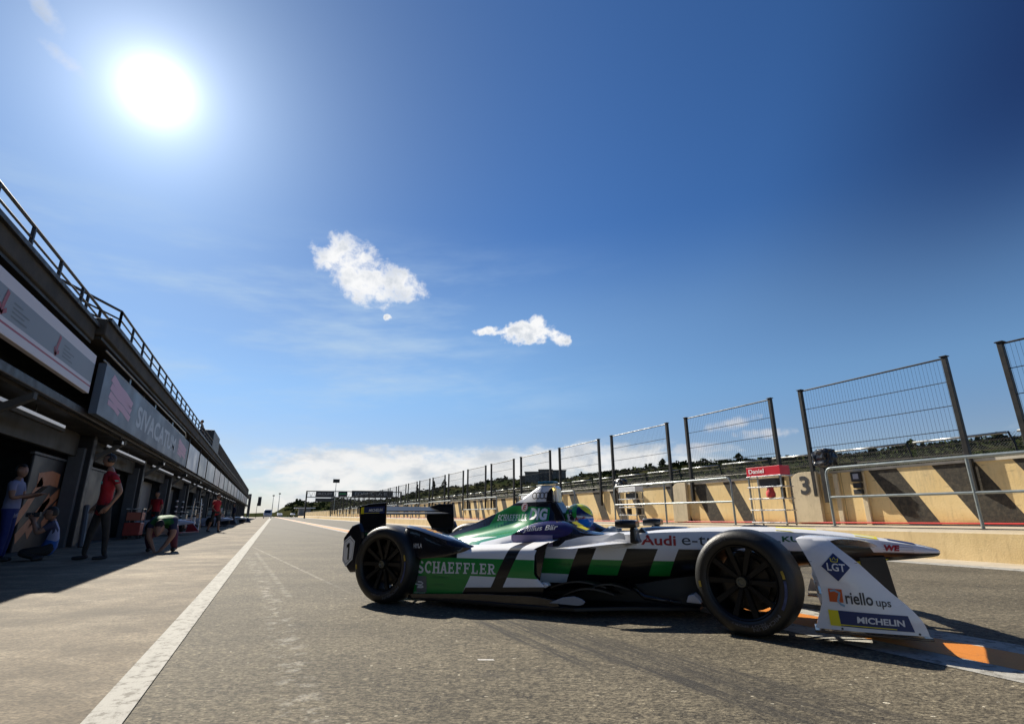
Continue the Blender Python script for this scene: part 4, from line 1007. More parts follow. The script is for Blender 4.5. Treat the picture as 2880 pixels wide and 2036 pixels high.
decal('sponsor_lettering',[(font_mesh('WÜRTH ELEKTRONIK',.02),[(2.42,.478),(2.56,.480),(2.56,.492),(2.42,.490)],0),(font_mesh('WE',.06,.2),[(2.405,.508),(2.50,.508),(2.50,.548),(2.405,.55)],1),
  (strokes([(.03,[(0,.0),(1,.0)]),(.03,[(0,.33),(1,.33)]),(.03,[(0,.66),(1,.66)]),(.03,[(0,1),(.95,1)])],.03),[(2.395,.50),(2.58,.50),(2.58,.55),(2.395,.556)],0)],[M['vinyl_black'],M['vinyl_red']],car,nb)
decal('sponsor_lettering',[(font_mesh('HYLA',.02),[(-1.275,.482),(-1.180,.486),(-1.180,.524),(-1.275,.522)])],M['vinyl_white'],car,wb_)
decal('shoulder_lettering',[(font_mesh('HYUNDAI',.05),[(-1.36,-.70,.8),(-1.12,-.70,.8),(-1.12,-.56,.8),(-1.36,-.56,.8)])],M['amber'],car,wb_,(0,0,-1))
decal('shoulder_lettering',[(font_mesh('partner'),[(-1.1,-.71,.8),(-1.0,-.71,.8),(-1.0,-.62,.8),(-1.1,-.62,.8)])],M['vinyl_white'],car,wb_,(0,0,-1))

decal('diamond_badge',[(grid(6,6),[(2.046,.368),(2.122,.448),(2.044,.530),(1.968,.451)],0),(font_mesh('LGT',.02),[(1.998,.428),(2.096,.422),(2.096,.468),(1.998,.474)],1),
  (strokes([(.12,[(.1,.1),(.9,.1)]),(.12,[(.1,.1),(.0,.8),(.3,.5),(.5,1),(.7,.5),(1,.8),(.9,.1)])],.12),[(2.022,.478),(2.062,.476),(2.064,.505),(2.022,.507)],2)],[M['vinyl_blue'],M['vinyl_white'],M['vinyl_yellow']],car,fb)
decal('sponsor_badge',[(grid(2,2),[(1.982,.250),(2.055,.248),(2.056,.322),(1.984,.324)],0),(strokes([(.16,[(.12,.82),(.45,.90),(.80,.72),(.72,.40),(.62,.10),(.80,-.15),(1.05,-.25)])],.16),[(1.982,.250),(2.055,.248),(2.056,.322),(1.984,.324)],1)],[M['vinyl_orange'],M['vinyl_lblue']],car,fb)
decal('sponsor_lettering',[(font_mesh('riello',.018),[(2.068,.243),(2.208,.240),(2.208,.308),(2.068,.312)]),(font_mesh('ups',.01),[(2.222,.226),(2.296,.224),(2.296,.268),(2.222,.270)])],mat('charcoal_vinyl_lettering',(.06,.055,.055),.4),car,fb)
MI=font_mesh('MICHELIN',.035,.18)
def michelin(nm,q,bv,yy=0,dark=False):
    def sub(u0,u1,v0,v1):
        Q=[Vector((c[0],c[1])) for c in q]
        f=lambda u,v:tuple((Q[0]*(1-u)+Q[1]*u)*(1-v)+(Q[3]*(1-u)+Q[2]*u)*v)
        return [f(u0,v0),f(u1,v0),f(u1,v1),f(u0,v1)]
    decal(nm,[(grid(6,2),sub(.13,1,0,1),0),(grid(2,2),sub(0,.13,0,1),1),(MI,sub(.34,.93,.30,.72),2),(grid(2,1),sub(.12,.80,.07,.13),3)],[M['vinyl_blue'],M['vinyl_yellow'],M['vinyl_white'],M['vinyl_yellow']],car,bv,y=yy)
michelin('tyre_maker_badge',[(1.968,.118),(2.385,.113),(2.366,.196),(1.966,.204)],fb)
michelin('tyre_maker_badge',[(-2.10,.785),(-1.79,.79),(-1.79,.858),(-2.10,.85)],None,-.6175)
for x in (2.02,2.40):
    decal('fixing_bolt',[(ring_shape(0,1),[(x,.098),(x+.012,.098),(x+.012,.11),(x,.11)])],M['vinyl_black'],car,fb)
decal('panel_seam',[(strokes([(1,[(0,.5),(1,.5)])],1),[(1.905,.4745),(2.165,.4735),(2.165,.476),(1.905,.477)])],M['vinyl_black'],car,fb)
# seams on the engine cover
decal('cover_seam',[(strokes([(.02,[(0,0),(.15,.3),(.35,.62),(.6,.85),(1,1)])],.02),[(-.43,.62),(-.36,.62),(-.29,1.02),(-.36,1.02)])],M['vinyl_black'],car,cb)
# --- driver: body with helmet, suit and gloves
def helmet_fn(t,P):
    x,y,z=t.xyz(P); X=x-.045; Z=z-.745
    NV=(.012,.016,.085); GN=(.025,.36,.035); YL=(.72,.76,.03); WT=(.68,.70,.72)
    c=t.mix(t.m('LESS_THAN',X+Z*.35,-.050),NV,GN)                      # green back
    c=t.mix(t.gt(Z,.070+.0*X)*t.m('LESS_THAN',X,-.0),c,GN)
    c=t.mix(t.gt(Z*1.0+t.m('ABSOLUTE',X-.03)*.18,.092),c,YL)
    c=t.mix(t.gt(Z+X*.75,.118)*t.gt(X,.035),c,YL)                     # yellow brow
    band=t.band(Z+X*.12,-.040,.018)*t.gt(X+Z*.35,-.078)
    c=t.mix(band,c,WT)
    c=t.mix(t.band(X+Z*.05,-.026,.020)*t.gt(Z,-.012)*t.m('LESS_THAN',Z,.10),c,GN)
    c=t.mix(t.m('LESS_THAN',Z+X*.12,-.040)*t.gt(X,-.06),c,NV)
    return c
M['helmet']=mat('helmet_paint',(.1,.4,.1),.18,coat=1,fn=lambda t,P:helmet_fn(t,P))
drv=thing('person','racing driver in a green and yellow helmet sitting in the race car','person',CARO,CARRZ)
def skin(name,J,E,mats,parent,sub=1,cut=None):
    names=list(J); idx={n:i for i,n in enumerate(names)}
    me=bpy.data.meshes.new(name+'_sk'); me.from_pydata([J[n][0] for n in names],[(idx[a],idx[b]) for a,b,_ in E],[])
    o=bpy.data.objects.new(name,me); COL.objects.link(o)
    o.modifiers.new('skin','SKIN').use_smooth_shade=True
    for n in names:
        r=J[n][1]; r=r if isinstance(r,tuple) else (r,r); me.skin_vertices[0].data[idx[n]].radius=r
    me.skin_vertices[0].data[0].use_root=True
    s=o.modifiers.new('sub','SUBSURF'); s.levels=sub; s.render_levels=sub
    dg=bpy.context.evaluated_depsgraph_get(); dg.update(); m2=bpy.data.meshes.new_from_object(o.evaluated_get(dg))
    bpy.data.objects.remove(o); bpy.data.meshes.remove(me)
    m2.materials.clear(); keys=[]
    if cut:
        bm=bmesh.new(); bm.from_mesh(m2); bmesh.ops.bisect_plane(bm,geom=bm.verts[:]+bm.edges[:]+bm.faces[:],plane_co=(0,0,cut[0]),plane_no=(0,0,1)); bm.to_mesh(m2); bm.free()
    for m in mats: m2.materials.append(m)
    segs=[(Vector(J[a][0]),Vector(J[b][0]),J[a][1] if not isinstance(J[a][1],tuple) else max(J[a][1]),J[b][1] if not isinstance(J[b][1],tuple) else max(J[b][1]),k) for a,b,k in E]
    for p in m2.polygons:
        c=p.center; best=None
        for a,b_,ra,rb,k in segs:
            d=b_-a; t=max(0,min(1,(c-a).dot(d)/max(d.length_squared,1e-9))); dist=(c-(a+d*t)).length-(ra+(rb-ra)*t)
            if best is None or dist<best[0]: best=(dist,k)
        k=best[1]
        if cut and k in (cut[1],cut[2]) and abs(c.z-cut[0])<.12: k=cut[1] if c.z>cut[0] else cut[2]
        p.material_index=k; p.use_smooth=True
    m2.name=name; q=bpy.data.objects.new(name,m2); COL.objects.link(q); q.parent=parent; return q
SK=mat('skin',(.34,.18,.115),.55,var=.06); HAIR=mat('dark_hair',(.02,.014,.01),.6); SUITB=mat('race_suit_grey',(.32,.36,.42),.8); SUITN=mat('race_suit_navy',(.02,.025,.06),.8)
GLOVE=mat('glove_fabric',(.30,.36,.42),.7)
J={'pel':((-.05,0,.25),.13),'ch':((-.02,0,.46),(.17,.13)),'nk':((0,0,.58),.07),'hd':((.03,0,.70),.085)}
E_=[('pel','ch',0),('ch','nk',0),('nk','hd',0)]
for s,n in ((-1,'R'),(1,'L')):
    J['s'+n]=((-.01,s*.16,.535),.07); J['e'+n]=((.20,s*.22,.47),.05); J['w'+n]=((.33,s*.13,.60),.036); J['h'+n]=((.385,s*.11,.625),.042)
    E_+=[('ch','s'+n,0),('s'+n,'e'+n,0),('e'+n,'w'+n,0),('w'+n,'h'+n,1)]
    for f in range(4):
        J[f'f{n}{f}']=((.42,s*(.09+.0),.655-.022*f),.012); J[f'g{n}{f}']=((.43,s*(.065),.65-.022*f),.010)
        E_+=[('h'+n,f'f{n}{f}',1),(f'f{n}{f}',f'g{n}{f}',1)]
    J['t'+n]=((.375,s*.075,.665),.013); E_.append(('h'+n,'t'+n,1))
skin('body',J,E_,[SUITB,GLOVE],drv)
bm=bmesh.new(); bmesh.ops.create_uvsphere(bm,u_segments=48,v_segments=32,radius=1)
for v in bm.verts:
    x,y,z=v.co; sx=.135 if x<0 else .142; k=1+.10*max(0,x)*max(0,-z)*1.6; zz=z*.122 if z>0 else z*.128
    if z<-.75: zz=-.75*.128+(z+.75)*.03
    v.co=Vector((.045+x*sx*k,y*.112*(1-.12*max(0,-z)),.745+zz))
me=bpy.data.meshes.new('helmet'); bm.to_mesh(me); bm.free(); me.materials.append(M['helmet'])
for p in me.polygons: p.use_smooth=True
hel=bpy.data.objects.new('helmet',me); COL.objects.link(hel); hel.parent=drv
hb=bvh_of(hel)
# visor: a shell over the front opening
b=MB(); vs=[];fs=[]
na,nz=20,8
for j in range(nz+1):
    for i in range(na+1):
        a=R(-72+144*i/na); z=.742-.02-.078*j/nz+.012*math.cos(a)
        d=Vector((math.cos(a),math.sin(a),0)); h=hb.ray_cast(Vector((.045,0,z)),d); p=h[0] if h[0] else Vector((.045,0,z))+d*.12
        vs.append(p+d*.004)
b.add(vs,[(j*(na+1)+i,j*(na+1)+i+1,(j+1)*(na+1)+i+1,(j+1)*(na+1)+i) for j in range(nz) for i in range(na)])
vis=b.obj('visor',mat('visor_blue_mirror',(.02,.22,.85),.15,0,coat=1),hel,smooth=True)
b=MB(); b.lathe([(0,-.115),(.018,-.114),(.024,-.108),(.024,-.095)],20,M=Matrix.Translation((.02,0,.735))); b.obj('visor_hinge',M['carbon'],hel,smooth=True,auto=40)
decal('helmet_lettering',[(font_mesh('Audi',.03),[(.045,.708),(.142,.716),(.142,.752),(.045,.746)])],M['vinyl_red'],hel,hb,(0,1,0),off=.0035,y=-.3)
decal('helmet_badge',[(grid(2,2),[(-.012,.755),(.022,.757),(.024,.795),(-.012,.795)],0),(strokes([(.1,[(.2,.25),(.5,.85),(.8,.25)]),(.1,[(.5,.2),(.5,.8)])],.1),[(-.010,.762),(.020,.764),(.022,.79),(-.010,.79)],1)],[M['vinyl_black'],M['vinyl_white']],hel,hb,(0,1,0),off=.003,y=-.3)
decal('helmet_lettering',[(ring_shape(.7,1),[(-.085+.02*i,.70),(-.063+.02*i,.70),(-.063+.02*i,.722),(-.085+.02*i,.722)]) for i in range(4)],M['vinyl_white'],hel,hb,(0,1,0),off=.003,y=-.3)

# ============================================================ GARAGE BUILDING
def conc_dark(t,P):
    n=t.noise(P,.8,6,.65); n2=t.noise(P,9,5,.7)
    c=t.mix(t.ss(n,.38,.64),(.036,.033,.028),(.070,.063,.052)); return t.mix(t.ss(n2,.55,.7)*.4,c,(.06,.055,.05))
M['bconc']=mat('building_concrete',(.12,.11,.1),.85,bump=.3,bscale=20,fn=conc_dark,space='pos')
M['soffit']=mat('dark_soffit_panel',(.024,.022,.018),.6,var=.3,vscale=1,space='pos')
M['door']=mat('garage_door_grey',(.20,.20,.20),.5,var=.15,vscale=.6,space='pos')
M['pillar']=mat('pillar_grey',(.085,.088,.098),.5,var=.15)
M['pillar_dark']=mat('pillar_dark',(.018,.018,.021),.5,var=.2)
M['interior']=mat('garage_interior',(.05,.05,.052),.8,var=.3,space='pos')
M['glass']=mat('balustrade_glass',(.25,.32,.34),.08,coat=1)
bd=thing('pit_building','long two-storey garage building with a roof terrace and open ground floor bays','building',(0,0,0))
Y0,Y1=-8,150
def part(name,boxes,m,bevel=0,rot=None):
    b=MB()
    for a,c in boxes: b.box(a,c)
    return b.obj(name,m,bd,bevel=bevel)
part('roof_slab',[((-16,Y0,4.62),(-4.0,14.2,4.98)),((-16,14.2,4.78),(-3.82,Y1,5.18))],M['bconc'],.03)
part('roof_edge_trim',[((-3.998,Y0,4.93),(-3.93,14.2,5.02)),((-3.818,14.2,5.12),(-3.75,Y1,5.22))],M['pillar_dark'],.01)
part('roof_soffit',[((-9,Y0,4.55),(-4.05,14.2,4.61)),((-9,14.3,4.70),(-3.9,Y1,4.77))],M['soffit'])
part('balcony_slab',[((-10,Y0,2.98),(-4.05,Y1,3.12))],M['bconc'],.02)
part('balcony_fascia',[((-4.048,Y0,2.93),(-3.94,Y1,3.10))],M['pillar_dark'],.02)
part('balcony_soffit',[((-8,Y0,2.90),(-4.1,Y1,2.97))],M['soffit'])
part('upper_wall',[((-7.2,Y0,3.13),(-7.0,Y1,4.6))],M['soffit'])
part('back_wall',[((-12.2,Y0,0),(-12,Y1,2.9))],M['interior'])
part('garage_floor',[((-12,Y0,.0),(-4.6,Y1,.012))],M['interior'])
PY=[-2.85,4.1,11.05,18,24.95,31.9,38.85,45.8,52.75,59.7,66.65,73.6,80.5,87.5,94.5,101.4,108.4,115.3,122.3,129.2,136.2,143.1]
for y in PY:
    b=MB(); b.box((-4.85,y-.16,.0),(-4.5,y+.16,2.9)); b.obj('pillar',M['pillar_dark'],bd,bevel=.02)
    b=MB(); b.box((-4.95,y-.34,.0),(-4.62,y-.17,2.55)); b.obj('door_frame',M['pillar'],bd,bevel=.01)
    b=MB(); b.add([(-4.7,y-.08,2.05),(-4.7,y+.08,2.05),(-3.99,y+.9,2.80),(-3.99,y+.74,2.80),(-4.7,y-.08,2.22),(-4.7,y+.08,2.22),(-3.99,y+.9,2.92),(-3.99,y+.74,2.92)],[(0,1,2,3),(7,6,5,4),(0,3,7,4),(1,5,6,2),(3,2,6,7),(0,4,5,1)]); b.obj('bracket',M['soffit'],bd)
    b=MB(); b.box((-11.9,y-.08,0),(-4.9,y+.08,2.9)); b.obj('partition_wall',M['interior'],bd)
for i,y in enumerate(PY[:-1]):
    y1=PY[i+1]
    b=MB(); b.box((-4.92,y+.16,2.32),(-4.78,y1-.34,2.9)); b.obj('lintel',M['soffit'],bd,bevel=.01)
    if i>=4 and i not in (9,):
        b=MB()
        n=5; w=(y1-y-.6)/n
        for k in range(n):
            b.box((-5.32+.02*(k%2),y+.2+w*k+.02,.02),(-5.26+.02*(k%2),y+.2+w*(k+1)-.02,2.3))
        b.obj('garage_door',M['door'],bd,bevel=.008)
        if i in(4,5,7): part('warning_panel',[((-5.24,y+.5,.1),(-5.20,y+1.8,.95))],mat('dark_red_panel',(.16,.02,.02),.5)); part('yellow_strip',[((-5.24,y+.5,.96),(-5.20,y+1.8,1.05))],mat('dull_yellow',(.28,.22,.04),.5))
# roof terrace railings
def roof_rail(pts,z0,name='roof_railing'):
    b=MB(); T=[Vector(p) for p in pts]
    for h in (.30,.62,.84,1.08): b.tube([(p.x,p.y,z0+h) for p in T],.034 if h>1 else .024,n=6)
    for p,q in zip(T,T[1:]):
        L=(q-p).length; n=max(1,round(L/1.55))
        for k in range(n+1):
            c=p+(q-p)*(k/n); b.box((c.x-.03,c.y-.03,z0),(c.x+.03,c.y+.03,z0+1.08))
    return b.obj(name,M['pillar_dark'],bd)
roof_rail([(-4.62,Y0,0),(-4.62,22.5,0)],5.02)
roof_rail([(-5.9,13.4,0),(-5.29,14.77,0),(-4.3,17.0,0),(-4.3,46,0)],5.22)
# dark raised structure further along the roof, then a tall slatted parapet
part('stair_block',[((-5.6,47,5.2),(-4.35,52.5,7.25))],M['pillar_dark'],.03)
b=MB()
for k in range(12): b.box((-4.42,52.6,5.3+.14*k),(-4.36,Y1,5.38+.14*k))
for k in range(60): b.box((-4.5,52.6+k*1.62,5.2),(-4.42,52.7+k*1.62,6.98))
b.obj('slatted_parapet',M['bconc'],bd)
b=MB(); b.box((-4.2,150.2,0),(-3.6,151.5,5.9)); b.obj('end_pier',M['pillar'],bd)
# white strips over the bays; slight emission stands in for sky light on them
M['lamp']=mat('strip_lamp_diffuser',(.8,.8,.85),.4,emit=((.85,.9,1),.10))
for i,y in enumerate(PY[:14]):
    r=thing('white_strip','','light',(-4.35,y+.4,2.70),group='white strips with added glow over the garage bays')
    L=(3.4 if i==2 else 5.4); y0=0 if i!=2 else 0
    b=MB(); b.box((-.05,0,-.10),(.03,L,-.02)); b.obj('housing',M['bconc'],r,bevel=.01)
    b=MB(); b.box((.005,.04,-.02),(.035,L-.04,.045)); b.obj('diffuser',M['lamp'],r,bevel=.01)  # plain white strip face carrying the added glow
    b=MB(); b.box((-.02,L*.5-.02,.0),(.0,L*.5+.02,.2)); b.obj('hanger',M['dark_metal'],r)
    r['label']=('white strip with added glow over the open bay at the left edge' if i==2 else f'white strip with added glow above a garage bay, {ORD[i]} counted from behind the viewpoint along the building')
# signs along the balcony
def sign(y0,y1,z0,z1,x,label,m,nm='banner',th=.10):
    o=thing(nm,label,'banner',(x,0,0)); b=MB(); b.box((-th,y0,z0),(0,y1,z1)); b.obj('panel',m,o,bevel=.008)
    return o
def ban1(t,P):
    x,y,z=t.xyz(P); c=t.mix(t.band(z,3.60,4.02),(.62,.60,.66),(.22,.24,.28)); c=t.mix(t.band(z,3.50,3.535),c,(.35,.03,.06)); return c
s1=sign(-6,14.0,3.36,4.22,-3.82,'white banner with a grey band and red line over the nearest open bay',mat('banner_white_grey',(.6,.6,.6),.5,fn=ban1,space='pos'))
M['dkred']=mat('banner_dark_red',(.30,.03,.04),.5); M['dkgrey']=mat('banner_dark_grey',(.12,.13,.15),.5)
XD=(-1,0,0)
def side_decal(name,shapes,m,parent,x): # shapes quads (y,z)
    return decal(name,[(s[0],[(x,q[0],q[1]) for q in s[1]])+tuple(s[2:]) for s in shapes],m,parent,None,XD,off=.004)
for yy in (7.9,9.35,11.6):
    side_decal('emblem',[(strokes([(.28,[(.6,1),(.45,.5),(.35,0)]),(.2,[(.1,.35),(.35,0),(.8,.25)])],.3),[(yy,3.62),(yy+.35,3.62),(yy+.35,3.99),(yy,3.99)])],M['dkred'],s1,0)
    side_decal('small_print',[(strokes([(.09,[(0,.1),(.9,.1)]),(.09,[(0,.36),(.7,.36)]),(.09,[(0,.62),(.95,.62)]),(.09,[(0,.9),(.5,.9)])],.1),[(yy+.45,3.66),(yy+1.1,3.66),(yy+1.1,3.92),(yy+.45,3.92)])],M['dkgrey'],s1,0)
s2=sign(14.45,29.5,3.00,4.18,-3.72,'slate blue banner with a pink flag emblem and pale lettering',mat('banner_slate',(.13,.165,.215),.5,var=.12,vscale=.8,space='pos'),th=.16)
pink=mat('banner_pink',(.55,.30,.42),.5); pale=mat('banner_pale_letters',(.42,.47,.54),.5)
flag=strokes([(.24,[(0,.93),(.35,.80),(.62,.78),(1,.66)]),(.2,[(0,.68),(.35,.58),(.62,.56),(1,.46)]),(.2,[(0,.44),(.35,.36),(.62,.34),(1,.22)]),(.15,[(0,.22),(.3,.2),(.5,.12)])],.2)
side_decal('flag_emblem',[(flag,[(15.1,3.22),(17.4,3.16),(17.4,4.0),(15.1,4.06)])],pink,s2,0)
side_decal('lettering',[(font_mesh('SIVACATUM',.03),[(18.2,3.28),(25.6,3.26),(25.6,3.86),(18.2,3.90)])],pale,s2,0)
side_decal('flag_emblem',[(flag,[(26.4,3.22),(28.8,3.2),(28.8,3.92),(26.4,3.96)])],pink,s2,0)
cols=[(.33,.40,.50),(.22,.28,.34),(.40,.46,.50),(.50,.47,.47),(.42,.42,.44),(.36,.42,.44),(.52,.52,.52),(.46,.5,.5),(.45,.45,.46)]
yy=30.3
for i in range(15):
    L=[4.6,4.2,5.6,4.8,5.2,5.2,6,6,7,7,7,8,8,8,8][i]
    s=sign(yy,yy+L,3.05,4.25,-3.80,f'pale balcony panel, {ORD[i]} one counted from the far end of the slate blue banner',mat('balcony_panel',cols[i%9],.35,var=.15,vscale=.5,space='pos'),'sign_panel',.05)
    b=MB(); b.box((-.06,yy-.12,3.0),(.02,yy-.02,4.45)); b.obj('frame_post',M['bconc'],s); s['group']='pale balcony panels along the building'
    yy+=L+.35
# balcony hand rail over the slate banner
hr=thing('balcony_railing','double tube handrail above the slate blue banner','railing',(-3.95,0,0))
for z in (4.62,4.38):
    b=MB(); b.tube([(0,15,z),(0,29.3,z),(0,29.7,z-.12),(0,29.75,3.4)],.03,n=8); b.obj('rail',M['galv'],hr,smooth=True)
for y in (18,22,26,29.9):
    b=MB(); b.tube([(-.06,y,3.1),(-.06,y,4.62)],.03,n=6); b.obj('post',M['galv'],hr)
# floodlights under the balcony
for i,y in enumerate((18.2,25.2,32.1,39)):
    o=thing('floodlight',f'small floodlight under the balcony edge, {ORD[i]} from the left','light',(-3.99,y,2.86),group='floodlights under the balcony')
    b=MB(); b.box((-.14,-.12,-.14),(.06,.12,-.02)); b.obj('lamp_head',M['dark_metal'],o,bevel=.02); b=MB(); b.box((.06,-.1,-.12),(.066,.1,-.04)); b.obj('lens',mat('lens',(.5,.5,.52),.2),o); b=MB(); b.box((-.03,-.02,-.02),(.0,.02,.08)); b.obj('stem',M['dark_metal'],o)
for i,(y,z) in enumerate([(12.5,4.5),(16.5,4.6),(21,4.65),(26,4.65)]):
    o=thing('floodlight',f'small round lamp under the roof soffit, {ORD[i]} from the left','light',(-4.3,y,z),group='lamps under the roof soffit')
    b=MB(); b.lathe([(0,-.05),(.1,-.05),(.13,.0),(.06,.06),(0,.06)],16); b.obj('lamp_head',mat('lamp_tan',(.22,.19,.14),.5),o,smooth=True); b=MB(); b.box((-.02,-.02,.04),(.02,.02,.2)); b.obj('stem',M['dark_metal'],o)
# dark board with orange strokes standing in the second bay
bo=thing('garage_board','dark garage board with big orange brush-like strokes','board',(-4.98,0,0))
b=MB(); b.box((-.06,15.6,.0),(0,23.4,2.16)); b.obj('panel',mat('board_dark',(.014,.014,.018),.45,var=.25,vscale=.7),bo,bevel=.02)
b=MB(); b.box((-.07,15.5,2.165),(.02,23.5,2.22)); b.obj('top_rail',M['pillar'],bo)
org=mat('board_orange',(.46,.17,.075),.5,var=.1)
side_decal('orange_stroke',[(strokes([(.25,[(14.9,.32),(15.8,1.0),(16.4,1.62)]),(.34,[(16.1,1.60),(16.9,1.70),(17.5,1.66)]),(.24,[(15.6,.30),(16.8,.98),(17.9,1.45),(18.6,1.8),(19.1,1.82),(19.0,1.62),(18.4,1.38),(17.6,1.0),(17.0,.55)]),(.25,[(16.2,.35),(16.6,.8),(17.1,1.25)])],.25),[(0,0),(1,0),(1,1),(0,1)])],org,bo,0)
# pale pole at the second pillar
b=MB(); b.tube([(-4.25,17.6,0),(-4.4,18.0,1.05)],.07,n=8); tag(b.obj('plastic_pole',M['pillar']),'pale pole leaning behind the legs of the man in the red shirt','pole')
# ============================================================ PEOPLE
def hand(J,E,h,dirv,side,k,r=.011):
    d=Vector(dirv).normalized(); p=Vector(J[h][0]); s=Vector(side).normalized()
    for f in range(4):
        o=s*(.026*(f-1.5)); L=[.062,.072,.068,.05][f]
        a=p+d*.045+o; b_=p+d*(.045+L*.6)+o+s.cross(d)*.012; c=p+d*(.045+L)+o+s.cross(d)*.032
        J[f'{h}a{f}']=(tuple(a),r); J[f'{h}b{f}']=(tuple(b_),r*.9); J[f'{h}c{f}']=(tuple(c),r*.8); E+=[(h,f'{h}a{f}',k),(f'{h}a{f}',f'{h}b{f}',k),(f'{h}b{f}',f'{h}c{f}',k)]
    a=p-s*.045+d*.01; b_=p-s*.055+d*.05; J[f'{h}t1']=(tuple(a),r*1.15); J[f'{h}t2']=(tuple(b_),r); E+=[(h,f'{h}t1',k),(f'{h}t1',f'{h}t2',k)]
def head(root,c,face,skinm,hairm,cap=None,tilt=0):
    """sculpted head blob: returned as verts joined into the body by the caller"""
    pass
def make_person(label,loc,rz,J,E,mats,hair=True,headc=None,face=(1,0,0),cap=None,phones=False,scale=1,group=None,cut=None):
    o=thing('person',label,'person',loc,rz,group); o.scale=(scale,)*3
    f=Vector(face).normalized(); H=Vector(headc); up=Vector((0,0,1)); s=up.cross(f).normalized()
    body=skin('body',J,E,mats,o,cut=cut)
    # head with brow, nose, chin, ears joined to the body mesh
    bm=bmesh.new(); bm.from_mesh(body.data); n0=len(bm.verts)
    r=bmesh.ops.create_uvsphere(bm,u_segments=28,v_segments=20,radius=1)
    k0=len(mats)-1
    Mx=Matrix((f,s,up)).transposed()
    fl=set(r['verts'])
    for v in r['verts']:
        x,y,z=v.co
        w=.076*(1-.25*max(0,-z)**1.5); d=.098 if x<0 else .092; q=Vector((x*d,y*w,z*.118))
        if x>.5: # face features
            q.x+=.020*math.exp(-((y/.16)**2))*math.exp(-(((z+.10)/.17)**2))
            q.x-=.009*math.exp(-(((abs(y)-.38)/.16)**2))*math.exp(-(((z-.08)/.12)**2))
            q.x+=.006*math.exp(-((y/.3)**2))*math.exp(-(((z+.46)/.08)**2))
            q.x-=.005*math.exp(-((y/.4)**2))*math.exp(-(((z+.56)/.05)**2))
            q.x+=.012*math.exp(-((y/.35)**2))*math.exp(-(((z+.80)/.15)**2))
        if abs(x)<.25 and abs(z)<.28 and abs(y)>.8: q.y+=math.copysign(.016,y)
        if z<-.7 and x<.2: q.x+=.0
        v.co=H+Mx@q
    bm.faces.ensure_lookup_table()
    for fc in bm.faces:
        if all(v in fl for v in fc.verts): fc.material_index=k0; fc.smooth=True
    bm.to_mesh(body.data); bm.free()
    eye=MB()
    for sg in (-1,1):
        c=H+Mx@Vector((.080,sg*.030,.010)); eye.add([c+Mx@Vector(q) for q in [(.004,-.011,0),(.007,0,.005),(.004,.011,0),(.007,0,-.005)]],[(0,1,2,3)])
    eye.obj('eyes',HAIR,o)
    if hair or cap:
        bm=bmesh.new(); bmesh.ops.create_uvsphere(bm,u_segments=24,v_segments=16,radius=1)
        kill=[v for v in bm.verts if v.co.z<(-.45 if v.co.x<-.1 else .30+max(0,v.co.x)*.35)] 
        bmesh.ops.delete(bm,geom=kill,context='VERTS')
        for v in bm.verts:
            x,y,z=v.co; v.co=H+Mx@Vector((x*.108-.003,y*.088,z*.130+.003))
        me=bpy.data.meshes.new('hair'); bm.to_mesh(me); bm.free(); me.materials.append(cap or HAIR)
        for p in me.polygons: p.use_smooth=True
        hobj=bpy.data.objects.new('cap' if cap else 'hair',me); COL.objects.link(hobj); hobj.parent=o
        if cap:
            b=MB(); b.add([H+Mx@Vector(q) for q in [(.08,-.07,.06),(.17,-.045,.045),(.185,0,.043),(.17,.045,.045),(.08,.07,.06),(.08,-.07,.068),(.17,-.045,.053),(.185,0,.051),(.17,.045,.053),(.08,.07,.068)]],[(0,1,2,3,4),(9,8,7,6,5),(0,5,6,1),(1,6,7,2),(2,7,8,3),(3,8,9,4)]); b.obj('cap_peak',cap,hobj)
    if phones:
        b=MB()
        for sg in (-1,1): b.lathe([(0,-.02),(.04,-.02),(.045,0),(.04,.02),(0,.02)],16,M=Matrix.Translation(H+Mx@Vector((0,sg*.098,0)))@Mx.to_4x4())
        b.tube([H+Mx@Vector((0,.10*math.cos(a),.138*math.sin(a))) for a in [math.pi*i/12 for i in range(13)]],.011,n=6); b.obj('headphones',M['black'],o,smooth=True)
    return o
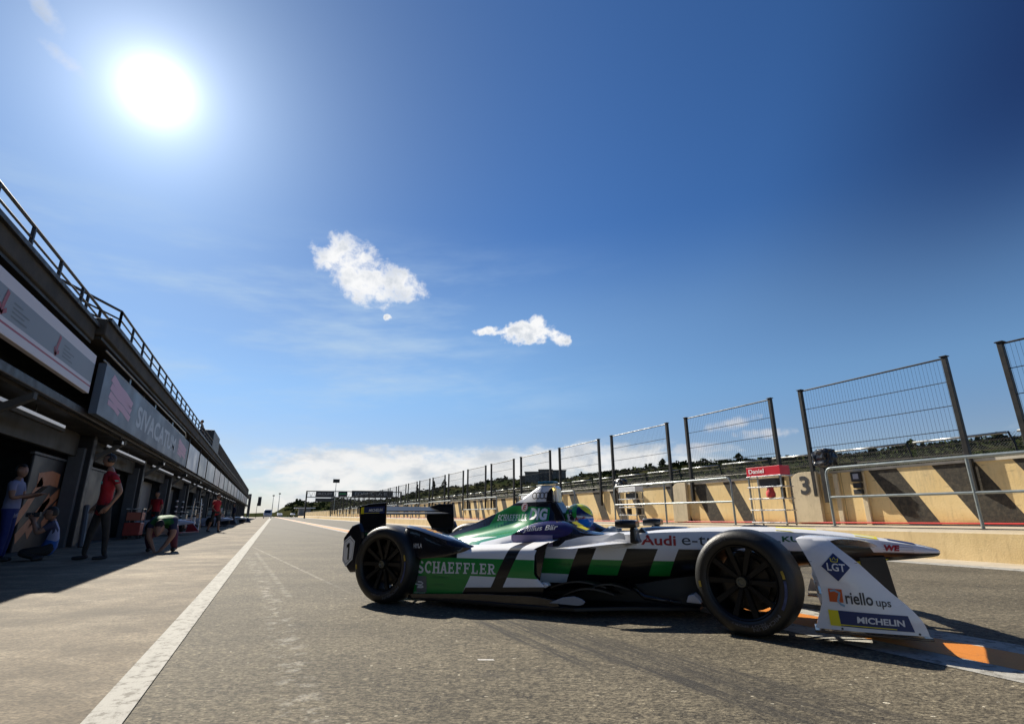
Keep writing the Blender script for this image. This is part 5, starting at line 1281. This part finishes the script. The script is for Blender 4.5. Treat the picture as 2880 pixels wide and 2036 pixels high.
def standing(P,arms,fat=1,handdir=((0,0,-1),(0,0,-1)),shirt=0,arm=1,leg=2,shoe=3,skinm=4,fing=True,short=False):
    J={'pel':(P['pel'],(.15,.12)),'wa':(P['wa'],(.145,.11)),'ch':(P['ch'],(.175,.12)),'nk0':(P['nk'],.062),'nk':((Vector(P['nk'])+(Vector(P['hd'])-Vector(P['nk']))*.6)[:],.052)}
    E=[('pel','wa',shirt),('wa','ch',shirt),('ch','nk0',shirt),('nk0','nk',skinm)]
    for n in 'LR':
        J['hip'+n]=(P['hip'+n],.10); J['kn'+n]=(P['kn'+n],.066); J['an'+n]=(P['an'+n],.045); J['he'+n]=(P['he'+n],.042); J['to'+n]=(P['to'+n],.034)
        lk=leg if not short else skinm
        E+=[('pel','hip'+n,leg),('hip'+n,'kn'+n,leg),('kn'+n,'an'+n,lk),('an'+n,'he'+n,shoe),('he'+n,'to'+n,shoe)]
        J['sh'+n]=(P['sh'+n],.072); m=(Vector(P['sh'+n])+(Vector(P['el'+n])-Vector(P['sh'+n]))*.55); J['sl'+n]=(tuple(m),.058)
        J['el'+n]=(P['el'+n],.045); J['wr'+n]=(P['wr'+n],.030); J['ha'+n]=(P['ha'+n],.040)
        E+=[('ch','sh'+n,shirt),('sh'+n,'sl'+n,shirt),('sl'+n,'el'+n,arm),('el'+n,'wr'+n,arm),('wr'+n,'ha'+n,skinm)]
        if fing: hand(J,E,'ha'+n,Vector(P['ha'+n])-Vector(P['wr'+n]),(1,0,0) if abs((Vector(P['ha'+n])-Vector(P['wr'+n])).normalized().x)<.7 else (0,1,0),skinm)
    if fat!=1:
        for k in J:
            r=J[k][1]; J[k]=(J[k][0],tuple(q*fat for q in r) if isinstance(r,tuple) else (r*fat if r>.025 else r))
    return J,E
RED=mat('red_team_shirt',(.42,.012,.02),.8,var=.12,vscale=12,bump=1.0,bscale=9); TRO=mat('dark_trousers',(.030,.028,.026),.85,var=.2,vscale=10,bump=1.0,bscale=9); SHOE=mat('dark_shoes',(.02,.02,.022),.6); 
TURQ=mat('turquoise_patch',(.20,.50,.42),.6)
# man in the red shirt, seen from his left side, looking away to the garage
P=dict(pel=(0,0,.95),wa=(-.01,0,1.10),ch=(-.01,0,1.40),nk=(-.01,0,1.60),hd=(-.06,0,1.78),
 hipL=(.03,-.10,.90),knL=(.10,-.13,.50),anL=(.13,-.14,.10),heL=(.19,-.14,.05),toL=(-.04,-.15,.04),
 hipR=(-.04,.10,.90),knR=(-.13,.12,.50),anR=(-.17,.13,.10),heR=(-.10,.13,.05),toR=(-.34,.15,.04),
 shL=(.05,-.19,1.52),elL=(.20,-.24,1.22),wrL=(.08,-.27,.98),haL=(.03,-.27,.91),
 shR=(-.03,.19,1.52),elR=(-.02,.26,1.23),wrR=(-.12,.24,1.0),haR=(-.15,.24,.93))
J,E2=standing(P,None)
m1=make_person('man in a red shirt and dark trousers with headphones standing before the garages',(-2.78,12.5,0),R(12),J,E2,[RED,SK,TRO,SHOE,SK],headc=(-.07,0,1.81),face=(-1,-.15,-.05),phones=True,scale=1.0,cut=(.98,0,2))
b=MB(); b.add([(-.135,-.10,1.36),(-.02,-.128,1.36),(-.02,-.126,1.41),(-.135,-.10,1.41)],[(0,1,2,3)]); b.add([(.09,-.262,1.40),(.15,-.272,1.40),(.13,-.272,1.43),(.07,-.262,1.43)],[(0,1,2,3)]); b.obj('shirt_patches',TURQ,m1,fix=False)
b=MB(); b.tube([(.03+.033*math.cos(a),-.27+.033*math.sin(a),1.0) for a in [i*math.pi/6 for i in range(13)]],.008,n=5); b.obj('wristwatch',M['black'],m1)
# man with tablet behind
WHT=mat('white_team_shirt',(.24,.24,.36),.8,var=.1,bump=1.0,bscale=9); BLU=mat('blue_team_shirt',(.02,.03,.16),.8,var=.1,bump=1.0,bscale=9)
P=dict(pel=(0,0,.90),wa=(0,0,1.02),ch=(.0,0,1.26),nk=(0,0,1.42),hd=(.04,0,1.58),
 hipL=(0,.10,.85),knL=(.02,.11,.47),anL=(0,.11,.1),heL=(-.05,.11,.05),toL=(.16,.12,.04),hipR=(0,-.10,.85),knR=(.04,-.11,.47),anR=(.02,-.11,.1),heR=(-.03,-.11,.05),toR=(.18,-.12,.04),
 shL=(0,.19,1.38),elL=(.06,.24,1.12),wrL=(.28,.12,1.16),haL=(.35,.09,1.18),shR=(0,-.19,1.38),elR=(.06,-.26,1.10),wrR=(.28,-.14,1.16),haR=(.35,-.11,1.18))
J,E2=standing(P,None); 
m2=make_person('man in a white and blue shirt holding a tablet at the left edge',(-4.26,12.85,0),R(0),J,E2,[WHT,SK,BLU,SHOE,SK],headc=(.03,0,1.60),face=(1,-.4,-.2),cut=(.92,0,2))
b=MB(); b.prism([(.30,1.19),(.42,1.33),(.43,1.325),(.31,1.185)],-.12,.12); tag(b.obj('tablet',M['black']),'black tablet held by the man at the left edge','tablet'); bpy.context.view_layer.update(); bpy.data.objects['tablet'].location=(-4.26,12.85,0)
# kneeling photographer
P=dict(pel=(-.02,0,.20),wa=(-.01,0,.34),ch=(-.04,0,.54),nk=(-.06,0,.68),hd=(-.10,0,.80),
 hipL=(-.03,-.12,.17),knL=(-.42,-.20,.14),anL=(-.12,-.26,.06),heL=(-.05,-.25,.06),toL=(-.20,-.33,.04),hipR=(-.03,.12,.17),knR=(-.48,.10,.16),anR=(-.20,.2,.06),heR=(-.12,.2,.06),toR=(-.3,.25,.04),
 shL=(-.03,-.18,.64),elL=(-.22,-.26,.48),wrL=(-.32,-.12,.68),haL=(-.34,-.07,.74),shR=(-.06,.18,.64),elR=(-.28,.20,.50),wrR=(-.36,.06,.68),haR=(-.37,.02,.73))
NAV=mat('navy_shirt',(.05,.05,.09),.85,bump=1.0,bscale=9); VES=mat('white_vest',(.30,.32,.48),.8,bump=1.0,bscale=9); BLU2=mat('bright_blue_hem',(.02,.10,.36),.8)
J,E2=standing(P,None,shirt=0)
E2=[(a,b_,(0 if (a,b_) in (('wa','ch'),) else 5 if (a,b_)==('pel','wa') else 6 if 'sh' in b_ or 'sl' in b_ or b_=='nk0' else k)) for a,b_,k in E2]
m3=make_person('kneeling photographer in a white and blue vest raising a camera',(-3.56,12.95,0),R(5),J,E2,[VES,SK,TRO,SHOE,SK,BLU2,NAV,SK],headc=(-.12,-.01,.83),face=(-1,-.1,-.1))
ca=thing('photo_camera','black photo camera raised by the kneeling photographer','camera',(-3.56,12.95,0),R(5)); b=MB(); b.box((-.36,-.07,.77),(-.27,.06,.86)); b.obj('camera_body',M['black'],ca,bevel=.01)
b=MB(); b.lathe([(0,-.12),(.04,-.12),(.036,0),(0,0)],16,M=Matrix.Translation((-.36,0,.81))@Matrix.Rotation(R(-90),4,'Z')); b.obj('lens',M['black'],ca,smooth=True,auto=40)
# crouching man bending to the ground
GRN=mat('green_shirt_panel',(.02,.13,.03),.75,bump=1.0,bscale=9); WH2=mat('white_shirt_panel',(.62,.60,.66),.75,bump=1.0,bscale=9); PLUM=mat('plum_trousers',(.10,.02,.05),.8,bump=1.0,bscale=9); 
P=dict(pel=(.18,0,.46),wa=(.10,.0,.62),ch=(-.08,0,.62),nk=(-.22,0,.55),hd=(-.30,0,.47),
 hipL=(.16,.12,.42),knL=(-.10,.22,.30),anL=(.15,.22,.07),heL=(.2,.22,.05),toL=(.02,.23,.04),hipR=(.16,-.12,.42),knR=(-.12,-.22,.28),anR=(.15,-.2,.07),heR=(.2,-.2,.05),toR=(.0,-.2,.04),
 shL=(-.10,.18,.58),elL=(-.20,.19,.32),wrL=(-.24,.08,.12),haL=(-.25,.05,.07),shR=(-.10,-.18,.58),elR=(-.20,-.22,.32),wrR=(-.24,-.12,.12),haR=(-.25,-.08,.07))
J,E2=standing(P,None,fat=1.22)
E2=[(a,b_,(6 if (a,b_) in (('pel','wa'),) else 5 if (a,b_) in (('wa','ch'),) else k)) for a,b_,k in E2]
m4=make_person('crouching man in a green and white shirt bending down to the apron',(-2.04,14.45,0),R(84),J,E2,[SUITN,SK,PLUM,SHOE,SK,GRN,WH2,SK],headc=(-.33,0,.45),face=(-.6,0,-.8),scale=1.14)
# people further down the lane
P=dict(pel=(0,0,.93),wa=(0,0,1.06),ch=(.03,0,1.32),nk=(.04,0,1.48),hd=(.07,0,1.64),
 hipL=(0,.10,.88),knL=(.14,.11,.5),anL=(.20,.11,.10),heL=(.15,.11,.05),toL=(.36,.12,.04),hipR=(0,-.10,.88),knR=(-.10,-.11,.48),anR=(-.22,-.11,.12),heR=(-.28,-.11,.06),toR=(-.06,-.12,.04),
 shL=(.02,.19,1.42),elL=(-.04,.24,1.14),wrL=(.06,.24,.92),haL=(.08,.24,.85),shR=(.02,-.19,1.42),elR=(.0,-.26,1.14),wrR=(.16,-.22,1.0),haR=(.22,-.2,.97))
J,E2=standing(P,None,short=True,fing=False)
make_person('man in a red shirt and black shorts walking between the parked race cars',(-2.2,30,0),R(-40),J,E2,[RED,SK,TRO,SHOE,SK],headc=(.07,0,1.68),face=(1,0,0),cut=(.97,0,2))
P2=dict(P); J,E2=standing(P2,None,fing=False)
make_person('man in a red shirt standing by the pillar behind the crouching man',(-4.1,26.3,0),R(-120),J,E2,[RED,SK,TRO,SHOE,SK],headc=(.07,0,1.68),face=(1,0,0),cut=(.97,0,2),scale=.97)
make_person('man in a green and white shirt standing behind the second parked car',(-2.9,43,0),R(200),J,E2,[GRN,WH2,TRO,SHOE,SK],headc=(.07,0,1.68),face=(1,0,0),cut=(.97,0,2),cap=GRN)
make_person('distant man in black beside the third parked car',(-2.6,56,0),R(200),J,E2,[SUITN,SUITN,TRO,SHOE,SK],headc=(.07,0,1.68),face=(1,0,0),cut=(.97,0,2))
make_person('man in dark clothes leaning on the roof terrace railing',(-4.5,40.5,5.19),R(180),J,E2,[SUITN,SUITN,TRO,SHOE,SK],headc=(.07,0,1.68),face=(1,0,0),cut=(.97,0,2))
# ============================================================ PARKED RACE CARS
def small_car(name,label,loc,rz,body,accent):
    o=thing(name,label,'race car',loc,rz,'parked race cars outside the garages')
    mb=mat('parked_car_paint',body,.25,coat=1); ma=mat('parked_car_accent',accent,.3,coat=.8)
    b=MB(); S=[]
    for x,w,z0,z1 in catmull([(-1.7,.15,.15,.4),(-.9,.35,.1,.56),(0,.42,.12,.60),(.9,.33,.2,.62),(1.6,.22,.32,.64),(2.3,.14,.42,.58),(2.7,.06,.46,.52)],4):
        S.append([(x,-w*.8,z0),(x,-w,z0+(z1-z0)*.4),(x,-w*.85,z1-.03),(x,-w*.4,z1),(x,w*.4,z1),(x,w*.85,z1-.03),(x,w,z0+(z1-z0)*.4),(x,w*.8,z0)])
    b.loft(S); b.obj('chassis',mb,o,smooth=True,auto=45)
    b=MB(); S=[]
    for x,w,z in catmull([(-.15,.12,1.0),(-.4,.1,.98),(-.8,.06,.80),(-1.5,.05,.55)],4): S.append([(x,-.3,.48),(x,-w,z-.1),(x,0,z),(x,w,z-.1),(x,.3,.48)])
    b.loft(S); b.obj('engine_cover',ma,o,smooth=True,auto=45)
    for s in (-1,1):
        b=MB(); b.prism([(-1.35,.06),(-1.25,.44),(-.1,.5),(.03,.3),(-.05,.06)],s*.35,s*.7); b.obj('sidepod',mb,o,bevel=.03)
        b=MB(); b.prism([(1.85,.6),(2.03,.6),(2.45,.15),(2.45,.09),(1.9,.09),(1.95,.35)],s*.84,s*.88); b.obj('wheel_fairing',mb if s<0 else ma,o,bevel=.008)
        b=MB(); b.prism([(-1.75,.9),(-2.1,.86),(-2.05,.6),(-1.78,.6)],s*.6,s*.62); b.obj('wing_endplate',ma,o)
        for x,r,w in ((1.55,.33,.24),(-1.57,.34,.3)):
            b=MB(); h=w/2; b.lathe([(.22,-h),(r-.03,-h),(r,-h+.05),(r,h-.05),(r-.03,h),(.22,h)],32,M=Matrix.Translation((x,s*.75,r))); t_=b.obj('wheel',M['tyre'],o,smooth=True,auto=40)
            b=MB(); b.lathe([(.22,-h+.02),(.05,-h+.05),(0,-h+.05)],20,M=Matrix.Translation((x,s*.75,r))); b.lathe([(.22,h-.02),(.05,h-.05),(0,h-.05)],20,M=Matrix.Translation((x,s*.75,r))); b.obj('rim',M['rim'],t_,smooth=True)
    b=MB(); b.box((2.2,-.85,.1),(2.45,.85,.13)); b.obj('front_wing',ma,o,bevel=.01)
    b=MB(); b.box((1.88,-.84,.59),(2.02,.84,.62)); b.obj('wing_arm',mb,o,bevel=.01)
    b=MB(); b.box((-2.05,-.6,.8),(-1.8,.6,.83)); b.obj('rear_wing',ma,o,bevel=.01)
    b=MB(); b.box((-1.4,-.75,.05),(1.1,.75,.07)); b.obj('floor',M['carbon'],o)
small_car('parked_race_car','white race car nose out behind the crouching man',(-5.1,27.0,0),R(-22),(.72,.72,.80),(.35,.03,.04))
small_car('parked_race_car','pale race car with a dark cover behind the man in shorts',(-4.3,45.5,0),R(-35),(.70,.70,.82),(.03,.03,.05))
small_car('parked_race_car','dark blue and white race car furthest down the apron',(-3.6,59,0),R(-40),(.60,.62,.66),(.02,.04,.12))
# tool carts, cones and barriers by the garages
for i,(x,y,cc,h) in enumerate([(-4.2,23.2,(.34,.04,.03),1.0),(-4.0,33.3,(.30,.02,.03),.95),(-3.9,36.2,(.5,.5,.52),1.25),(-4.0,50,(.45,.45,.47),1.3),(-4.1,64,(.06,.06,.07),1.4),(-4.1,76,(.3,.3,.32),1.4)]):
    o=thing('tool_cart',['red and orange tool cart behind the man in the red shirt','dark red tool cart by the third pillar','pale rack by the fourth pillar','pale rack near the second parked car','dark rack near the third parked car','furthest grey rack by the garages'][i],'cart',(x,y,0))
    m=mat('cart_paint',cc,.4,var=.15)
    b=MB(); b.box((-.25,-.3,.12),(.25,.3,h*.55)); b.obj('cabinet',m,o,bevel=.02)
    b=MB(); b.box((-.24,-.28,h*.62),(.24,.28,h*.9)); b.obj('upper_box',mat('cart_orange',(.45,.13,.08),.5) if i==0 else M['galv'],o,bevel=.02)
    for sx in (-.22,.22):
        for sy in (-.27,.27): b=MB(); b.box((sx-.012,sy-.012,.1),(sx+.012,sy+.012,h)); b.obj('post',M['dark_metal'],o)
    b=MB(); b.box((-.25,-.3,h),(.25,.3,h+.03)); b.obj('top_tray',M['alu'],o)
    for sx in (-.2,.2):
        for sy in (-.24,.24): b=MB(); b.lathe([(0,-.02),(.05,-.02),(.05,.02),(0,.02)],12,M=Matrix.Translation((sx,sy,.05))); b.obj('wheel',M['black'],o)
for i,(x,y) in enumerate([(-4.05,31.3),(-4.0,33.0),(-3.9,41.5)]):
    o=thing('striped_post',['dark post with white reflective bands just left of the dark red cart','dark post with white reflective bands beside the dark red cart','far dark post with white reflective bands before the second parked car'][i],'post',(x,y,0))
    b=MB(); b.lathe([(0,0),(.2,0),(.2,.04),(.05,.06),(.045,0)],16,M=Matrix.Rotation(R(90),4,'X')); b.obj('base',M['black'],o)
    b=MB(); b.tube([(0,0,.03),(0,0,1.5)],.055,n=10); b.obj('pole',M['pillar_dark'],o,smooth=True,auto=40)
    for z in (.72,.95,1.18,1.44): b=MB(); b.tube([(0,0,z),(0,0,z+.06)],.06,n=10); b.obj('reflective_band',M['white_plastic'],o,smooth=True,auto=40)
# stepladder
lad=thing('stepladder','aluminium stepladder open beside the fourth pillar','ladder',(-3.5,34.8,0))
for s in (-1,1):
    b=MB(); b.tube([(s*.25,.35,0),(s*.16,0,1.7)],.02,n=5); b.tube([(s*.25,-.35,0),(s*.16,0,1.7)],.02,n=5); b.obj('stile',M['alu'],lad)
for k in range(5):
    b=MB(); z=.3+.3*k; yv=-.35*(1-z/1.7); b.box((-.22,yv-.04,z),(.22,yv+.04,z+.02)); b.obj('step',M['alu'],lad)
# ============================================================ FAR END
gt=thing('gantry','dark truss gantry with sign boards over the straight','gantry',(0,130,0))
b=MB()
for z in (4.65,5.95):
    for yy in (-.5,.5): b.tube([(8,yy,z),(29.7,yy,z)],.07,n=5)
for k in range(22):
    x=8+k*1.03; b.tube([(x,-.5,4.65),(x+.5,-.5,5.95),(x+1.03,-.5,4.65)],.04,n=4); b.tube([(x,-.5,4.65),(x,.5,4.65)],.03,n=4)
b.obj('truss',M['dark_metal'],gt)
for x in (8.1,29.6): b=MB(); b.box((x-.15,-.3,0),(x+.15,.3,5.9)); b.obj('leg',M['dark_metal'],gt)
blk=mat('gantry_board_black',(.02,.02,.022),.4)
for (x0,x1,z0,z1) in [(10,14,4.6,6.0),(14.9,16.9,4.75,6.0),(17.9,27.5,4.7,6.15),(10,14,3.65,4.4)]:
    b=MB(); b.box((x0,-.75,z0),(x1,-.6,z1)); b.obj('sign_board',blk,gt)
decal('board_lettering',[(font_mesh('IRCUIT',.02),[(10.4,5.1),(13.6,5.1),(13.6,5.6),(10.4,5.6)],0),(font_mesh('FORMULA E',.02),[(18.6,5.1),(26,5.1),(26,5.8),(18.6,5.8)],0),(grid(1,1),[(15.1,5.3),(16.7,5.3),(16.7,5.5),(15.1,5.5)],1)],[mat('dim_grey',(.3,.3,.3),.5),mat('dim_green',(.05,.4,.12),.5)],gt,None,(0,1,0),y=-.76)
def mast(x,y,h,label,head):
    o=thing('floodlight_mast',label,'mast',(x,y,0)); b=MB(); b.tube([(0,0,0),(0,0,h)],[.25,.1],n=6); b.obj('pole',M['galv'],o)
    b=MB(); b.box((-head,-.3,h),(head,.3,h+head*1.1)); b.obj('lamp_panel',M['dark_metal'],o)
mast(27.5,250,14.5,'slim mast with a square lamp panel above the gantry',1.4)
mast(5.8,300,11,'thin mast at the left near the end of the lane',.5)
mast(3.0,300,10,'thin mast next to the building end',.5)
b=MB(); b.box((-2.1,150,0),(-2.0,150.1,3.7)); pl=thing('tall_sign','dark upright sign panel at the far end of the building','sign',(0,0,0)); b.obj('post',M['dark_metal'],pl)
b=MB(); b.box((-2.0,150,3.0),(-1.2,150.2,5.2)); b.obj('panel',blk,pl)
sh=thing('far_hut','low pale hut at the end of the pit wall','hut',(13,210,0)); b=MB(); b.box((-2,0,0),(2,4,3)); b.obj('wall',M['door'],sh); b=MB(); b.box((-3.5,-1,3),(3.5,5,3.3)); b.obj('roof',M['white_plastic'],sh)
def van(x,y,s,col,label,h=2.1):
    o=thing('parked_van' if h>1.8 else 'parked_car',label,'van' if h>1.8 else 'car',(x,y,0)); m=mat('van_paint',col,.3,coat=.8)
    b=MB(); S=[]
    for z,w,l0,l1 in [(.3,.88,-2.4,2.4),(.9,.95,-2.45,2.45),(1.2,.93,-2.4,2.0 if h>1.8 else 1.2),(h-.1,.80,-2.3,1.3 if h>1.8 else .6),(h,.7,-2.2,1.1 if h>1.8 else .4)]: S.append([(-w,-l1,z),(w,-l1,z),(w,-l0,z),(-w,-l0,z)])
    b.loft(S); b.obj('body',m,o,bevel=.06)
    b=MB(); yy=-2.05 if h>1.8 else -1.25; b.add([(-.70,yy-.02,1.30),(.70,yy-.02,1.30),(.62,yy+.45,h-.24),(-.62,yy+.45,h-.24)],[(0,1,2,3)]); b.obj('windscreen',M['gloss_black'],o)
    for sx in (-.85,.85):
        for sy in (-1.5,1.5): b=MB(); b.lathe([(0,-.1),(.22,-.1),(.34,-.1),(.34,.1),(0,.1)],20,M=Matrix.Translation((sx,sy,.34))@Matrix.Rotation(R(90),4,'Z')); b.obj('wheel',M['tyre'],o)
    for sx in (-.7,.7): b=MB(); b.box((sx-.15,-2.47,.75),(sx+.15,-2.44,.9)); b.obj('headlight',M['white_plastic'],o)
van(.6,150,1,(.7,.7,.72),'white van coming down the far end of the lane')
van(5.2,230,1,(.5,.52,.55),'silver car parked far down the lane',1.5)
van(11,255,1,(.65,.66,.7),'furthest white car beyond the end of the lane',1.5)
hv=MB(); hv.box((24.2,97,.45),(24.9,97.3,1.6)); 
hv=MB(); hv.box((12.5,78,.45),(12.75,78.9,1.5)); tag(hv.obj('marshal_post',mat('hi_vis_yellow',(.6,.75,.03),.6),bevel=.05),'small bright yellow-green panel on the distant pit wall','panel')
